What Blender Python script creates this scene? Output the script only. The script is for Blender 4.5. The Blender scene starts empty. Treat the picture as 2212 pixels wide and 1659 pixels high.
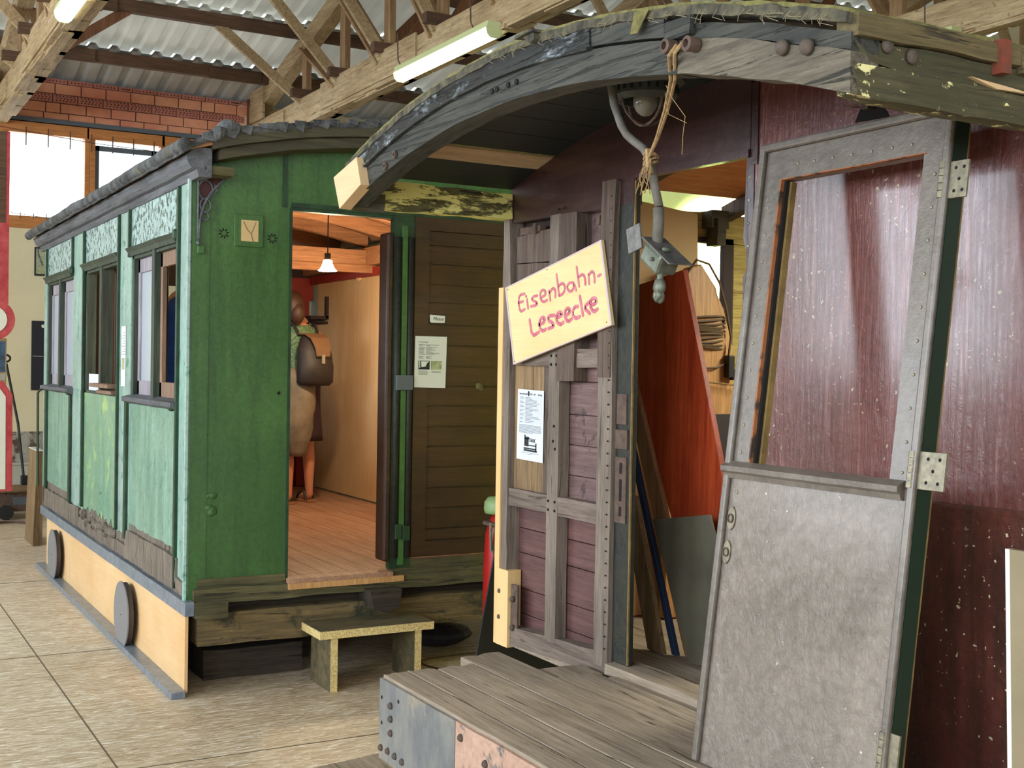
import bpy, bmesh, math, random
from mathutils import Vector, Matrix, noise, Euler
random.seed(7)
S = bpy.context.scene
COL = S.collection
PI = math.pi

# ------------------------------------------------------------------ camera
cd = bpy.data.cameras.new('camera'); cam = bpy.data.objects.new('camera', cd); COL.objects.link(cam)
cd.sensor_width = 36.0; cd.lens = 36.0 * 2636.1 / 2212.0; cd.clip_end = 200; cd.clip_start = 0.05
yaw, pitch, roll = 1.0562756, -0.0134457, 0.0164938
f = Vector((math.cos(yaw)*math.cos(pitch), math.sin(yaw)*math.cos(pitch), math.sin(pitch)))
r = f.cross(Vector((0, 0, 1))).normalized(); u = r.cross(f)
r2 = r*math.cos(roll) + u*math.sin(roll); u2 = -r*math.sin(roll) + u*math.cos(roll)
mw = Matrix((r2, u2, -f)).transposed().to_4x4(); mw.translation = Vector((0, 0, 1.65))
cam.matrix_world = mw
S.camera = cam
# ------------------------------------------------------------------ view + world + daylight
S.view_settings.view_transform = 'Standard'; S.view_settings.look = 'None'
S.view_settings.gamma = 1; S.view_settings.use_curve_mapping = False
S.view_settings.exposure = 0.0
W = bpy.data.worlds.new('world'); S.world = W; W.use_nodes = True
bg = W.node_tree.nodes['Background']; bg.inputs[0].default_value = (0.82, 0.91, 1.0, 1); bg.inputs[1].default_value = 3.2

def area(name, loc, direction, sx, sy, power, color):
    l = bpy.data.lights.new(name, 'AREA'); l.shape = 'RECTANGLE'; l.size = sx; l.size_y = sy
    l.energy = power; l.color = color
    o = bpy.data.objects.new(name, l); COL.objects.link(o); o.location = loc
    o.rotation_euler = Vector(direction).to_track_quat('-Z', 'Y').to_euler()
    return o
# daylight entering through the window openings of the left wall and of the wall behind the camera
for yy in (-2.4, 1.8, 6.0, 10.2):
    area('window_daylight', (-6.05, yy, 2.9), (1, 0, -0.1), 3.3, 2.5, 330, (0.80, 0.90, 1.0))
for xx in (-2.5, 2.5):
    area('window_daylight', (xx, -5.05, 3.0), (0, 1, -0.1), 3.3, 2.3, 105, (0.86, 0.93, 1.0))
area('window_daylight', (3.4, 15.5, 3.85), (0, -1, -0.25), 4.4, 1.5, 90, (0.86, 0.94, 1.0))

# ------------------------------------------------------------------ materials
def lin(c):
    return tuple(((x/255)/12.92 if x/255 <= 0.04045 else ((x/255+0.055)/1.055)**2.4) for x in c) + (1,)

class NT:
    def __init__(s, name):
        s.m = bpy.data.materials.new(name); s.m.use_nodes = True
        s.t = s.m.node_tree; s.n = s.t.nodes; s.l = s.t.links
        s.b = s.n['Principled BSDF']; s.tc = s.n.new('ShaderNodeTexCoord')
    def mapping(s, sc, rot=(0, 0, 0), loc=(0, 0, 0)):
        mp = s.n.new('ShaderNodeMapping'); mp.inputs['Scale'].default_value = sc
        mp.inputs['Rotation'].default_value = rot; mp.inputs['Location'].default_value = loc
        s.l.new(s.tc.outputs['Object'], mp.inputs[0]); return mp.outputs[0]
    def noise(s, sc=(1, 1, 1), scale=5, detail=6, rough=.6, dist=0, rot=(0, 0, 0), loc=(0, 0, 0)):
        n = s.n.new('ShaderNodeTexNoise'); n.inputs['Scale'].default_value = scale
        n.inputs['Detail'].default_value = detail; n.inputs['Roughness'].default_value = rough
        n.inputs['Distortion'].default_value = dist
        s.l.new(s.mapping(sc, rot, loc), n.inputs['Vector']); return n.outputs[0]
    def ramp(s, fac, a, b, ca=(0, 0, 0, 1), cb=(1, 1, 1, 1)):
        r = s.n.new('ShaderNodeValToRGB'); e = r.color_ramp.elements
        e[0].position = a; e[1].position = b; e[0].color = ca; e[1].color = cb
        s.l.new(fac, r.inputs[0]); return r.outputs[0]
    def mix(s, fac, a, b, mode='MIX'):
        m = s.n.new('ShaderNodeMix'); m.data_type = 'RGBA'; m.blend_type = mode
        for k, v in ((0, fac), (6, a), (7, b)):
            if isinstance(v, (tuple, float, int)): m.inputs[k].default_value = v
            else: s.l.new(v, m.inputs[k])
        return m.outputs[2]
    def color(s, o):
        if isinstance(o, tuple): s.b.inputs['Base Color'].default_value = o
        else: s.l.new(o, s.b.inputs['Base Color'])
    def bump(s, h, st=.3, dist=.01):
        b = s.n.new('ShaderNodeBump'); b.inputs['Strength'].default_value = st; b.inputs['Distance'].default_value = dist
        s.l.new(h, b.inputs['Height']); s.l.new(b.outputs[0], s.b.inputs['Normal'])
    def rough(s, v, fac=None, v2=None):
        if fac is None: s.b.inputs['Roughness'].default_value = v
        else:
            m = s.n.new('ShaderNodeMapRange'); m.inputs[3].default_value = v; m.inputs[4].default_value = v2
            s.l.new(fac, m.inputs[0]); s.l.new(m.outputs[0], s.b.inputs['Roughness'])

def simple(name, c, rough=.6, metal=0, emit=None, es=0, c2=None, scale=6, sc=(1, 1, 1), bump=0, th=(.35, .65), spec=None):
    t = NT(name)
    if c2 or bump:
        nz = t.noise(sc, scale)
        if c2: t.color(t.ramp(nz, th[0], th[1], lin(c), lin(c2)))
        else: t.color(lin(c))
        if bump: t.bump(nz, bump)
    else: t.color(lin(c))
    t.b.inputs['Roughness'].default_value = rough; t.b.inputs['Metallic'].default_value = metal
    if spec is not None: t.b.inputs['Specular IOR Level'].default_value = spec
    if emit: t.b.inputs['Emission Color'].default_value = emit; t.b.inputs['Emission Strength'].default_value = es
    return t.m

def wood(name, c1, c2, axis='y', crack=None, rough=.75, scale=1.0, peel=None, pth=(.52, .58), bump=.35, psc=7, psx=(1, 1, 1), gth=(.3, .7), fs=1.0, cth=.60):
    """grain stretched along an axis, optional dark cracks, optional flakes of old paint"""
    t = NT(name)
    lo, hi = .7*scale, 14*scale
    sc = {'x': (lo, hi, hi), 'y': (hi, lo, hi), 'z': (hi, hi, lo)}[axis]
    g = t.noise(sc, 2.2, 8, .65, .4)
    c = t.ramp(g, gth[0], gth[1], lin(c1), lin(c2))
    big = t.noise((1, 1, 1), 1.7, 4, .6)
    c = t.mix(t.ramp(big, .3, .75), c, t.mix(.5, c, lin(c1), 'MULTIPLY'))
    fn = t.noise(tuple(x*1.3 for x in sc), 7.0, 6, .75, .3, loc=(2, 4, 6))
    c = t.mix(fs, c, t.ramp(fn, .30, .62, (.52, .50, .48, 1), (1, 1, 1, 1)), 'MULTIPLY')
    h = t.mix(.5, g, fn)
    if crack:
        sc2 = tuple(x*1.6 for x in sc)
        k = t.noise(sc2, 2.0, 4, .7, .8, loc=(3.1, 7.7, 1.3))
        kf = t.ramp(k, cth, cth+.06)
        c = t.mix(kf, c, lin(crack)); h = t.mix(kf, h, (0, 0, 0, 1))
    if peel:
        p = t.noise(psx, psc, 10, .72, .3, loc=(5, 2, 9))
        pf = t.ramp(p, pth[0], pth[1])
        c = t.mix(pf, c, lin(peel)); h = t.mix(pf, h, (1, 1, 1, 1))
    t.color(c); t.bump(h, bump, .008); t.rough(rough)
    return t.m

def paint(name, c1, c2, scale=3, rough=.45, r2=None, bump=.15, bsc=60, peel=None, pth=(.6, .66), psc=9, streak=None, sst=(9, 9, .8), spots=None, spth=(.7, .74), dist=0, sth=(.45, .7), bd=.004, stroke=None, fs=1.0):
    t = NT(name)
    n = t.noise((1, 1, 1), scale, 7, .6, dist)
    c = t.ramp(n, .3, .7, lin(c1), lin(c2))
    if streak:
        s = t.noise(sst, 1.5, 7, .7, .3)
        c = t.mix(t.ramp(s, sth[0], sth[1]), c, lin(streak))
    if peel:
        p = t.noise((1, 1, 1), psc, 10, .7, .2, loc=(3, 1, 4))
        c = t.mix(t.ramp(p, pth[0], pth[1]), c, lin(peel))
    if spots:
        p = t.noise((1, 1, 1), 55, 2, .5, loc=(1, 8, 4)); q = t.noise((1, 1, 1), 3, 3, .5)
        pf = t.ramp(p, spth[0], spth[1])
        pf = t.mix(1.0, pf, t.ramp(q, .45, .6), 'MULTIPLY')
        c = t.mix(pf, c, lin(spots))
    fn = t.noise((1, 1, 1), 38, 6, .7, .6, loc=(2, 4, 6))
    c = t.mix(fs, c, t.ramp(fn, .32, .6, (.74, .73, .72, 1), (1, 1, 1, 1)), 'MULTIPLY')
    t.color(c)
    b = t.noise((1, 1, 1), bsc, 5, .65, dist)
    if stroke: b = t.mix(.5, b, t.noise(stroke, 2.0, 6, .65, .8, loc=(1, 2, 3)))
    t.bump(b, bump, bd)
    if r2 is None: t.rough(rough)
    else: t.rough(rough, t.noise((1, 1, 1), 8, 5, .7), r2)
    return t.m

def osb_mat(name, c1, c2, c3, c4, rough=.42, s=1.0):
    t = NT(name)
    a = t.noise((.9*s, 6*s, 6*s), 7, 5, .7, 1.6, rot=(0, 0, .15))
    b = t.noise((1.1*s, 7*s, 7*s), 9, 4, .7, 1.2, rot=(0, 0, -.45), loc=(4, 5, 6))
    d = t.noise((1, 1, 1), .5, 4, .6)
    c = t.ramp(a, .42, .58, lin(c1), lin(c2))
    c = t.mix(t.ramp(b, .53, .60), c, lin(c3))
    k = t.noise((1.4*s, 9*s, 9*s), 8, 3, .6, 1.0, rot=(0, 0, .5), loc=(9, 1, 2))
    c = t.mix(t.ramp(k, .62, .72), c, lin(c4))
    c = t.mix(t.ramp(d, .35, .75), c, t.mix(.35, c, lin((190, 165, 120)), 'MULTIPLY'))
    t.color(c); t.bump(a, .2, .004); t.rough(rough, b, rough+.25)
    return t.m

def chip_mat(name, c1, c2):
    t = NT(name); v = t.n.new('ShaderNodeTexVoronoi'); v.inputs['Scale'].default_value = 190
    t.l.new(t.mapping((1, 1, 1)), v.inputs['Vector'])
    t.color(t.ramp(v.outputs['Color'], .25, .75, lin(c1), lin(c2))); t.rough(.8); return t.m

M = {}
M['osb'] = osb_mat('floor osb', (178, 154, 124), (216, 198, 170), (240, 230, 214), (148, 124, 96), .34)
M['seam'] = simple('floor seam', (96, 82, 62), .9)
M['plaster'] = paint('cream plaster', (212, 200, 160), (226, 214, 178), 1.2, .85, bump=.1, fs=.15)
M['plaster_white'] = paint('white filler patches', (228, 226, 206), (214, 208, 180), 4, .85, fs=.15)
M['dado'] = paint('dirty lower wall', (176, 174, 158), (150, 146, 130), 3, .8, peel=(92, 74, 62), pth=(.5, .56), psc=6)
M['lowwall'] = paint('grey lower wall', (184, 184, 168), (166, 166, 150), 2, .8, fs=.15)
def brick_mat(name, cols, holes=False):
    t = NT(name); n = t.noise((1, 1, 1), 9, 7, .7)
    oi = t.n.new('ShaderNodeNewGeometry')
    c = t.ramp(n, .3, .7, lin(cols[0]), lin(cols[1]))
    v = t.noise((1, 1, 1), 2.3, 2, .5, loc=(2, 2, 2)); c = t.mix(t.ramp(v, .45, .7), c, lin(cols[2]))
    t.color(c); t.bump(n, .4, .01); t.rough(.9); return t.m
M['brick'] = brick_mat('red clay brick', [(214, 142, 108), (228, 164, 128), (204, 126, 100)])
M['brickh'] = brick_mat('hollow brick end', [(186, 116, 98), (200, 130, 112), (178, 110, 94)])
M['hole'] = simple('dark hole', (22, 16, 14), .95)
M['mortar'] = paint('dark mortar', (110, 78, 66), (132, 100, 84), 6, .95)
M['orange_wood'] = wood('varnished orange window wood', (196, 128, 60), (220, 152, 84), 'x', rough=.5, bump=.1)
M['steelgrey'] = simple('grey painted frame', (84, 92, 98), .5)
M['rusty'] = simple('rusty dark iron', (72, 56, 48), .8, c2=(98, 78, 66), scale=30, bump=.3)
def glass(name, tint=(1, 1, 1, 1), rough=.02, alpha=.9):
    m = bpy.data.materials.new(name); m.use_nodes = True; t = m.node_tree; t.nodes.clear()
    o = t.nodes.new('ShaderNodeOutputMaterial'); a = t.nodes.new('ShaderNodeBsdfTransparent'); g = t.nodes.new('ShaderNodeBsdfGlossy')
    a.inputs[0].default_value = tint; g.inputs['Roughness'].default_value = rough
    x = t.nodes.new('ShaderNodeMixShader'); x.inputs[0].default_value = 1-alpha
    t.links.new(a.outputs[0], x.inputs[1]); t.links.new(g.outputs[0], x.inputs[2]); t.links.new(x.outputs[0], o.inputs[0]); return m
M['glass'] = glass('clear pane')
def dusty(name, c, fac):
    m = bpy.data.materials.new(name); m.use_nodes = True; t = m.node_tree; b = t.nodes['Principled BSDF']
    b.inputs['Base Color'].default_value = lin(c); b.inputs['Roughness'].default_value = .25; b.inputs['Alpha'].default_value = fac
    return m
M['dusty'] = dusty('dusty milky pane', (186, 194, 204), .72)
def sheetmat(name, c1, c2, trans):
    t = NT(name); n = t.noise((1, .3, 1), 5, 6, .6)
    c = t.ramp(n, .3, .7, lin(c1), lin(c2)); t.color(c); t.rough(.8)
    if trans:
        tr = t.n.new('ShaderNodeBsdfTranslucent'); t.l.new(c, tr.inputs[0])
        mx = t.n.new('ShaderNodeMixShader'); mx.inputs[0].default_value = trans
        out = t.n['Material Output']; t.l.new(t.b.outputs[0], mx.inputs[1]); t.l.new(tr.outputs[0], mx.inputs[2]); t.l.new(mx.outputs[0], out.inputs[0])
    return t.m
M['sheet'] = sheetmat('grey corrugated roof sheet', (150, 148, 140), (174, 172, 164), .03)
M['sheet_t'] = sheetmat('translucent corrugated roof sheet', (198, 196, 184), (216, 214, 202), .09)
M['timber'] = wood('pale roof timber', (178, 150, 112), (222, 200, 158), 'y', crack=(122, 96, 64), pth=(.62, .64), psc=14, peel=(140, 112, 78), rough=.8)
M['timber_v'] = wood('pale roof web timber', (168, 132, 94), (206, 174, 132), 'z', rough=.8)
M['timber_d'] = wood('dark purlin timber', (92, 66, 48), (128, 96, 72), 'x', rough=.85)
M['timber_r'] = wood('reddish brace timber', (128, 84, 56), (166, 116, 80), 'z', rough=.85)
M['lamp_body'] = simple('lamp housing', (196, 204, 150), .4)
M['lamp_on'] = simple('lit tube diffuser', (255, 255, 235), .3, emit=(.95, 1.0, .68, 1), es=9)
M['green'] = paint('green carriage paint', (54, 92, 46), (74, 114, 58), 1.6, .40, bump=.35, bsc=70, peel=(44, 86, 46), pth=(.66, .7), psc=5, streak=(50, 84, 42))
M['green_side'] = paint('faded bluish green paint', (126, 150, 142), (156, 176, 168), 3.0, .42, bump=.5, bsc=28, peel=(70, 122, 100), pth=(.56, .66), psc=12, streak=(146, 192, 172), sst=(9, 9, .9), bd=.008)
M['green_low_shaded'] = paint('faded green paint shaded for lower panels', (98, 134, 114), (128, 158, 138), 3.0, .42, bump=.5, bsc=28, peel=(84, 126, 104), pth=(.56, .66), psc=12, streak=(140, 176, 156), sst=(9, 9, .9), bd=.008)  # darker copy of the side paint; weaker light low down is in the colour
M['green_top'] = paint('flaking green frieze paint', (148, 174, 170), (176, 198, 194), 5.0, .4, bump=.6, bsc=24, peel=(70, 92, 88), pth=(.50, .56), psc=26, bd=.01)
M['green_tex'] = paint('patched green panel paint', (108, 144, 116), (136, 164, 134), 4.0, .4, bump=.4, bsc=28, peel=(160, 190, 120), pth=(.56, .66), psc=4, streak=(90, 146, 126), sst=(8, 8, .7))
M['green_dk'] = simple('dark green batten', (20, 44, 26), .5, c2=(34, 66, 38), scale=12, bump=.2)
M['green_frame'] = wood('worn dark green window frame', (34, 46, 36), (84, 98, 80), 'z', rough=.6, scale=1.5)
M['mauve'] = wood('pale mauve window sash', (150, 140, 150), (186, 180, 188), 'z', rough=.6)
M['brown_sash'] = wood('brown window sash', (130, 100, 82), (166, 136, 112), 'z', rough=.7)
M['rot'] = wood('rotten bottom board', (110, 98, 86), (150, 138, 124), 'z', crack=(50, 42, 36), rough=.9, scale=.8, bump=.6)
M['felt'] = NT('bituminous roofing felt')
_t = M['felt']; _n = _t.noise((1, 1, 1), 9, 9, .75); _t.color(_t.mix(_t.ramp(_t.noise((1, 1, 1), 3.5, 5, .7, loc=(2, 2, 2)), .56, .72), _t.ramp(_n, .38, .62, lin((40, 40, 40)), lin((112, 114, 116))), lin((120, 116, 88)))); _t.bump(_n, .9, .03); _t.rough(.75); M['felt'] = _t.m
M['gutter'] = wood('grey weathered cornice', (78, 80, 86), (122, 124, 130), 'y', crack=(44, 42, 46), rough=.6, bump=.5)
M['cornice'] = wood('dark olive cornice', (66, 62, 46), (100, 92, 66), 'x', crack=(36, 32, 26), rough=.7)
M['brown'] = wood('dark brown door paint', (60, 36, 22), (78, 50, 32), 'x', rough=.5, bump=.12, scale=.6)
M['mossy_sill'] = wood('mossy weathered sill', (78, 76, 52), (128, 120, 78), 'x', crack=(44, 40, 30), rough=.9, bump=.6)
M['beam'] = wood('old square sleeper beam', (88, 76, 50), (148, 126, 84), 'x', crack=(56, 46, 32), rough=.9, bump=.4, peel=(52, 52, 36), pth=(.5, .58), psc=3)
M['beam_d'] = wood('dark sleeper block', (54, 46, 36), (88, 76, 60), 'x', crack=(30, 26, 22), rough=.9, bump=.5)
M['ply'] = wood('pale laminated plywood skirt', (222, 186, 136), (234, 202, 156), 'y', rough=.5, bump=.03, gth=(.1, .9), fs=.25)
M['ply_wall'] = wood('interior plywood', (218, 184, 138), (236, 206, 162), 'z', rough=.5, bump=.05, gth=(.2, .8), fs=.25)
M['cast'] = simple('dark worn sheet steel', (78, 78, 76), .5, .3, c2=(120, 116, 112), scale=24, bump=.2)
M['oliveboard'] = simple('olive beige board', (120, 106, 78), .6, c2=(134, 120, 90), scale=3)
M['dust'] = simple('dusty threads', (132, 124, 98), .9)
M['zinc'] = simple('grey strip', (112, 122, 134), .35, .3, c2=(138, 148, 160), scale=20)
M['disc'] = simple('grey painted disc', (120, 120, 122), .5)
M['disc_b'] = simple('dark disc side', (62, 52, 48), .6)
M['boards'] = wood('reddish interior floorboards', (172, 132, 106), (204, 164, 134), 'y', rough=.5, bump=.1, scale=.7)
M['rib'] = wood('orange brown ceiling rib', (168, 118, 82), (204, 154, 112), 'x', rough=.8)
M['redpaint'] = simple('red interior paint', (136, 34, 24), .5, c2=(150, 44, 30), scale=10)
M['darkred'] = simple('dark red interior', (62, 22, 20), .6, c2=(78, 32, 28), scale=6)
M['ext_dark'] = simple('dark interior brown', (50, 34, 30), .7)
M['paper'] = simple('white paper', (212, 214, 204), .7)
M['paperb'] = simple('cool white paper', (206, 210, 218), .7)
M['ink'] = simple('grey print', (110, 112, 108), .8)
M['inkd'] = simple('dark print', (34, 36, 36), .8)
M['papergrey'] = simple('grey table print', (196, 200, 208), .7)
M['photo_g'] = simple('green photo print', (110, 140, 100), .6, c2=(190, 180, 140), scale=60)
M['black'] = simple('black iron', (24, 24, 26), .55)
M['darkboard'] = simple('dark blue board', (22, 24, 34), .6)
M['chip'] = chip_mat('raw chipboard edge', (196, 168, 104), (232, 212, 150))
M['chip_dk'] = simple('dark worn board face', (74, 70, 50), .7, c2=(112, 98, 68), scale=7, sc=(1, 3, 3))
M['bulb'] = simple('lit bulb', (255, 230, 190), .3, emit=(1, .74, .40, 1), es=40)
# red carriage
M['burg'] = paint('burgundy brushed paint', (96, 50, 46), (118, 68, 62), 2.0, .14, .34, bump=.7, bsc=14, stroke=(30, 30, 3.2), spots=(200, 190, 150), spth=(.66, .7), dist=1.2, streak=(156, 104, 98), sst=(22, 22, 1.2), sth=(.55, .7), bd=.01)
M['burg_low'] = paint('dark worn burgundy paint', (84, 40, 34), (108, 60, 50), 2.0, .3, .5, bump=.9, bsc=16, stroke=(20, 5, 14), peel=(72, 66, 48), pth=(.6, .66), psc=3.5, spots=(222, 212, 176), spth=(.68, .71), dist=1.0, streak=(58, 40, 30), sst=(12, 12, 1.6), bd=.008)
M['burg_dk'] = paint('dark burgundy board', (46, 27, 27), (66, 40, 38), 3, .25, .45, bump=.4, bsc=18, streak=(78, 52, 50), sst=(2, 1, 9))
M['board_b'] = wood('mauve brown boards', (104, 78, 76), (136, 108, 104), 'y', crack=None, rough=.6, peel=(62, 48, 46), pth=(.56, .62), psc=12, bump=.3)
M['board_low'] = wood('plum boards', (92, 58, 56), (120, 84, 80), 'y', rough=.55, bump=.2)
M['stud'] = wood('grey weathered stud', (112, 98, 88), (156, 142, 128), 'z', crack=(66, 54, 46), rough=.75, bump=.5)
M['stud_d'] = wood('brown weathered stud', (84, 66, 56), (124, 104, 90), 'z', crack=(52, 40, 34), rough=.7, bump=.5)
M['rail'] = wood('grey weathered rail', (108, 92, 82), (148, 132, 120), 'y', crack=(70, 58, 50), rough=.75, bump=.5)
M['newwood'] = wood('new pine', (222, 184, 122), (238, 208, 154), 'z', rough=.6, bump=.06, gth=(.1, .9), fs=.25)
M['oldpine'] = wood('aged pine board', (120, 96, 68), (178, 146, 102), 'z', crack=(86, 66, 46), rough=.7, bump=.2)
M['endblock'] = wood('planed pine block', (214, 184, 140), (228, 204, 166), 'y', rough=.6, bump=.04, gth=(.1, .9), fs=.25)
M['jamb'] = simple('glossy black green jamb', (18, 24, 18), .6, c2=(38, 36, 24), scale=26, bump=.5)
M['hoop'] = wood('grey cracked hoop timber', (40, 44, 42), (92, 92, 84), 'y', cth=.55, crack=(22, 24, 22), rough=.6, bump=.8, scale=1.1)
M['hoop_up'] = wood('dark crackled moulding', (30, 32, 34), (56, 60, 62), 'y', cth=.56, crack=(14, 16, 18), rough=.42, bump=.9, peel=(150, 158, 164), pth=(.56, .64), psc=10, psx=(1, .4, 1))
M['hoop_raw'] = wood('bare weathered hoop timber', (92, 86, 74), (150, 140, 122), 'y', crack=(40, 38, 32), rough=.8, bump=.9, scale=1.3)
M['lining'] = NT('mossy dusty felt edge')
_t = M['lining']; _n = _t.noise((1, 1, 1), 30, 8, .75); _t.color(_t.ramp(_n, .3, .7, lin((92, 86, 48)), lin((176, 168, 104)))); _t.bump(_n, 1, .02); _t.rough(.95); M['lining'] = _t.m
M['lining_dk'] = simple('dark frayed felt edge', (44, 42, 36), .9, c2=(96, 90, 70), scale=26, bump=.9)
M['ceil_dk'] = wood('black green ceiling boards', (12, 20, 24), (24, 36, 40), 'x', rough=.55, bump=.3, peel=(120, 96, 72), pth=(.72, .74), psc=4, psx=(1, 3, 1))
M['bareplank'] = wood('bare ceiling plank', (186, 158, 124), (206, 182, 150), 'x', rough=.8, bump=.15)
M['yellow'] = wood('olive beam with flaking yellow paint', (92, 88, 48), (118, 112, 66), 'x', crack=(48, 44, 26), rough=.6, peel=(226, 218, 132), pth=(.44, .48), psc=9, psx=(.45, 1, 1.6), bump=.8)
M['fascia'] = wood('olive weathered fascia', (72, 70, 48), (112, 106, 74), 'x', crack=(42, 38, 28), rough=.8, bump=.8, peel=(220, 212, 150), pth=(.63, .66), psc=22)
M['fascia_lo'] = wood('olive board with yellow flakes', (76, 74, 50), (122, 114, 80), 'x', crack=(42, 38, 28), rough=.8, peel=(226, 216, 156), pth=(.56, .59), psc=26, psx=(.6, 1, 1), bump=.8)
M['fascia_up'] = wood('brown olive fascia moulding', (92, 80, 52), (142, 126, 86), 'x', crack=(52, 44, 32), rough=.8, bump=.8)
M['bolt'] = simple('rusty bolt', (66, 56, 50), .85, c2=(92, 80, 70), scale=40, bump=.4)
M['plank'] = wood('dusty grey platform plank', (150, 135, 118), (192, 176, 156), 'y', crack=(82, 70, 56), rough=.8, bump=.35, scale=.8)
M['steel_pl'] = NT('headstock grey blue steel')
_t = M['steel_pl']; _c = _t.ramp(_t.noise((1, 1, .5), 6, 8, .7), .35, .65, lin((92, 96, 100)), lin((132, 130, 124))); _c = _t.mix(_t.ramp(_t.noise((1, 1, .6), 5, 9, .75, loc=(4, 4, 4)), .52, .6), _c, lin((150, 136, 118))); _t.color(_c); _t.bump(_t.noise((1, 1, 1), 30, 4, .6), .4, .004); _t.rough(.5); M['steel_pl'] = _t.m
M['pink_pl'] = paint('pinkish primer steel', (176, 138, 118), (190, 156, 136), 5, .6, peel=(96, 96, 94), pth=(.56, .62), psc=7, bump=.3)
M['door'] = paint('taupe brushed door paint', (116, 105, 95), (142, 130, 119), 2.6, .26, .42, bump=1.0, bsc=26, stroke=(14, 14, 9), spots=(222, 216, 190), spth=(.7, .73), dist=1.4, bd=.01)
M['door_fr'] = paint('shaded taupe door frame paint', (98, 90, 82), (124, 114, 104), 4, .32, .5, bump=.6, bsc=18, peel=(206, 200, 176), pth=(.72, .75), psc=14, bd=.006)  # darkened with the shade of the roof above the door
M['door_edge'] = simple('dark green door edge', (18, 40, 28), .35)
M['ochre'] = simple('ochre rebate', (132, 108, 56), .7, c2=(96, 76, 42), scale=16)
M['orange_edge'] = simple('bare orange wood edge', (150, 92, 52), .7, c2=(60, 44, 32), scale=14, th=(.5, .6))
M['brass'] = simple('tarnished brass', (140, 132, 110), .45, .4, c2=(108, 102, 86), scale=60)
M['nail'] = simple('nail heads', (150, 144, 124), .6, .2)
M['signwood'] = wood('pale pine plywood sign', (222, 200, 146), (236, 218, 168), 'y', rough=.6, bump=.04, scale=.5, gth=(.2, .8), fs=.25)
M['signedge'] = simple('mauve painted sign border', (196, 172, 178), .6)
M['signpaint'] = simple('rose red sign paint', (186, 84, 104), .55, c2=(206, 122, 138), scale=25)
M['redboard'] = wood('red stained board', (156, 50, 22), (204, 88, 46), 'z', rough=.42, bump=.08, scale=1.2)
M['olivepl'] = simple('olive metal plate', (70, 66, 54), .4, c2=(88, 84, 70), scale=4)
M['blueboard'] = simple('dark blue board edge', (26, 44, 72), .5)
M['tanboard'] = wood('tan board', (140, 98, 66), (176, 130, 92), 'z', rough=.6, bump=.1)
M['wrap'] = wood('varnished bundle boards', (206, 158, 100), (228, 184, 128), 'z', rough=.45, bump=.04, gth=(.1, .9))
M['cord'] = simple('brown cable', (100, 82, 60), .7)
M['rope'] = simple('jute twine', (164, 134, 92), .9, c2=(128, 102, 68), scale=60, bump=.5)
M['conduit'] = simple('dusty grey cable', (86, 82, 74), .8, c2=(108, 102, 92), scale=20, bump=.3)
M['zincbox'] = simple('grey green cast box', (78, 84, 72), .45, .3, c2=(108, 112, 98), scale=18, bump=.4)
M['orangeceil'] = wood('orange brown flaking ceiling', (222, 152, 100), (238, 178, 128), 'x', crack=(150, 92, 54), rough=.8, bump=.3)
M['yellow_in'] = wood('yellowish interior rail', (190, 174, 98), (222, 206, 132), 'x', crack=(140, 110, 62), rough=.8)
M['beigepanel'] = simple('beige hardboard', (204, 174, 124), .6)
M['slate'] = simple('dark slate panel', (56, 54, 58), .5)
M['skin'] = simple('skin', (206, 140, 108), .5)
M['hair'] = simple('reddish brown hair', (58, 34, 20), .6)
M['knit'] = simple('green patterned top', (40, 74, 52), .8, c2=(110, 134, 98), scale=60)
M['skirt'] = simple('beige tied jacket', (134, 122, 104), .85, c2=(108, 98, 82), scale=8)
M['plumcloth'] = simple('dark plum skirt', (44, 22, 34), .8)
M['bag'] = simple('black brown backpack', (30, 26, 26), .6, c2=(42, 36, 34), scale=10)
M['bagflap'] = simple('brown leather flap', (112, 84, 60), .45)
M['blue'] = simple('blue shirt', (24, 58, 122), .8, c2=(40, 82, 150), scale=4, sc=(1, 1, 3))
M['jeans'] = simple('dark trousers', (30, 34, 48), .85)
M['shoe'] = simple('black strap', (26, 24, 28), .5)
M['cork'] = simple('cork sole', (160, 110, 72), .8)
M['sigred'] = simple('chipped red paint', (168, 36, 46), .5, c2=(196, 84, 84), scale=8)
M['sigwhite'] = simple('old white paint', (222, 222, 204), .6)
M['extred'] = simple('red extinguisher', (158, 24, 22), .35)
M['extgreen'] = simple('pale green cap', (134, 160, 108), .5)
M['sky_pic'] = simple('blue picture print', (96, 140, 186), .6, c2=(60, 80, 90), scale=14)

M['backdrop'] = paint('pale lime partition', (214, 226, 160), (222, 232, 172), 1, .8, bump=.02, fs=.15)  # added wall; lime colour stands in for bright light beyond the openings
for k_, w_ in (('burg', .6), ('burg_low', .25), ('door', .25), ('door_fr', .2), ('burg_dk', .3)):
    b_ = M[k_].node_tree.nodes['Principled BSDF']; b_.inputs['Coat Weight'].default_value = w_; b_.inputs['Coat Roughness'].default_value = .16
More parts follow.
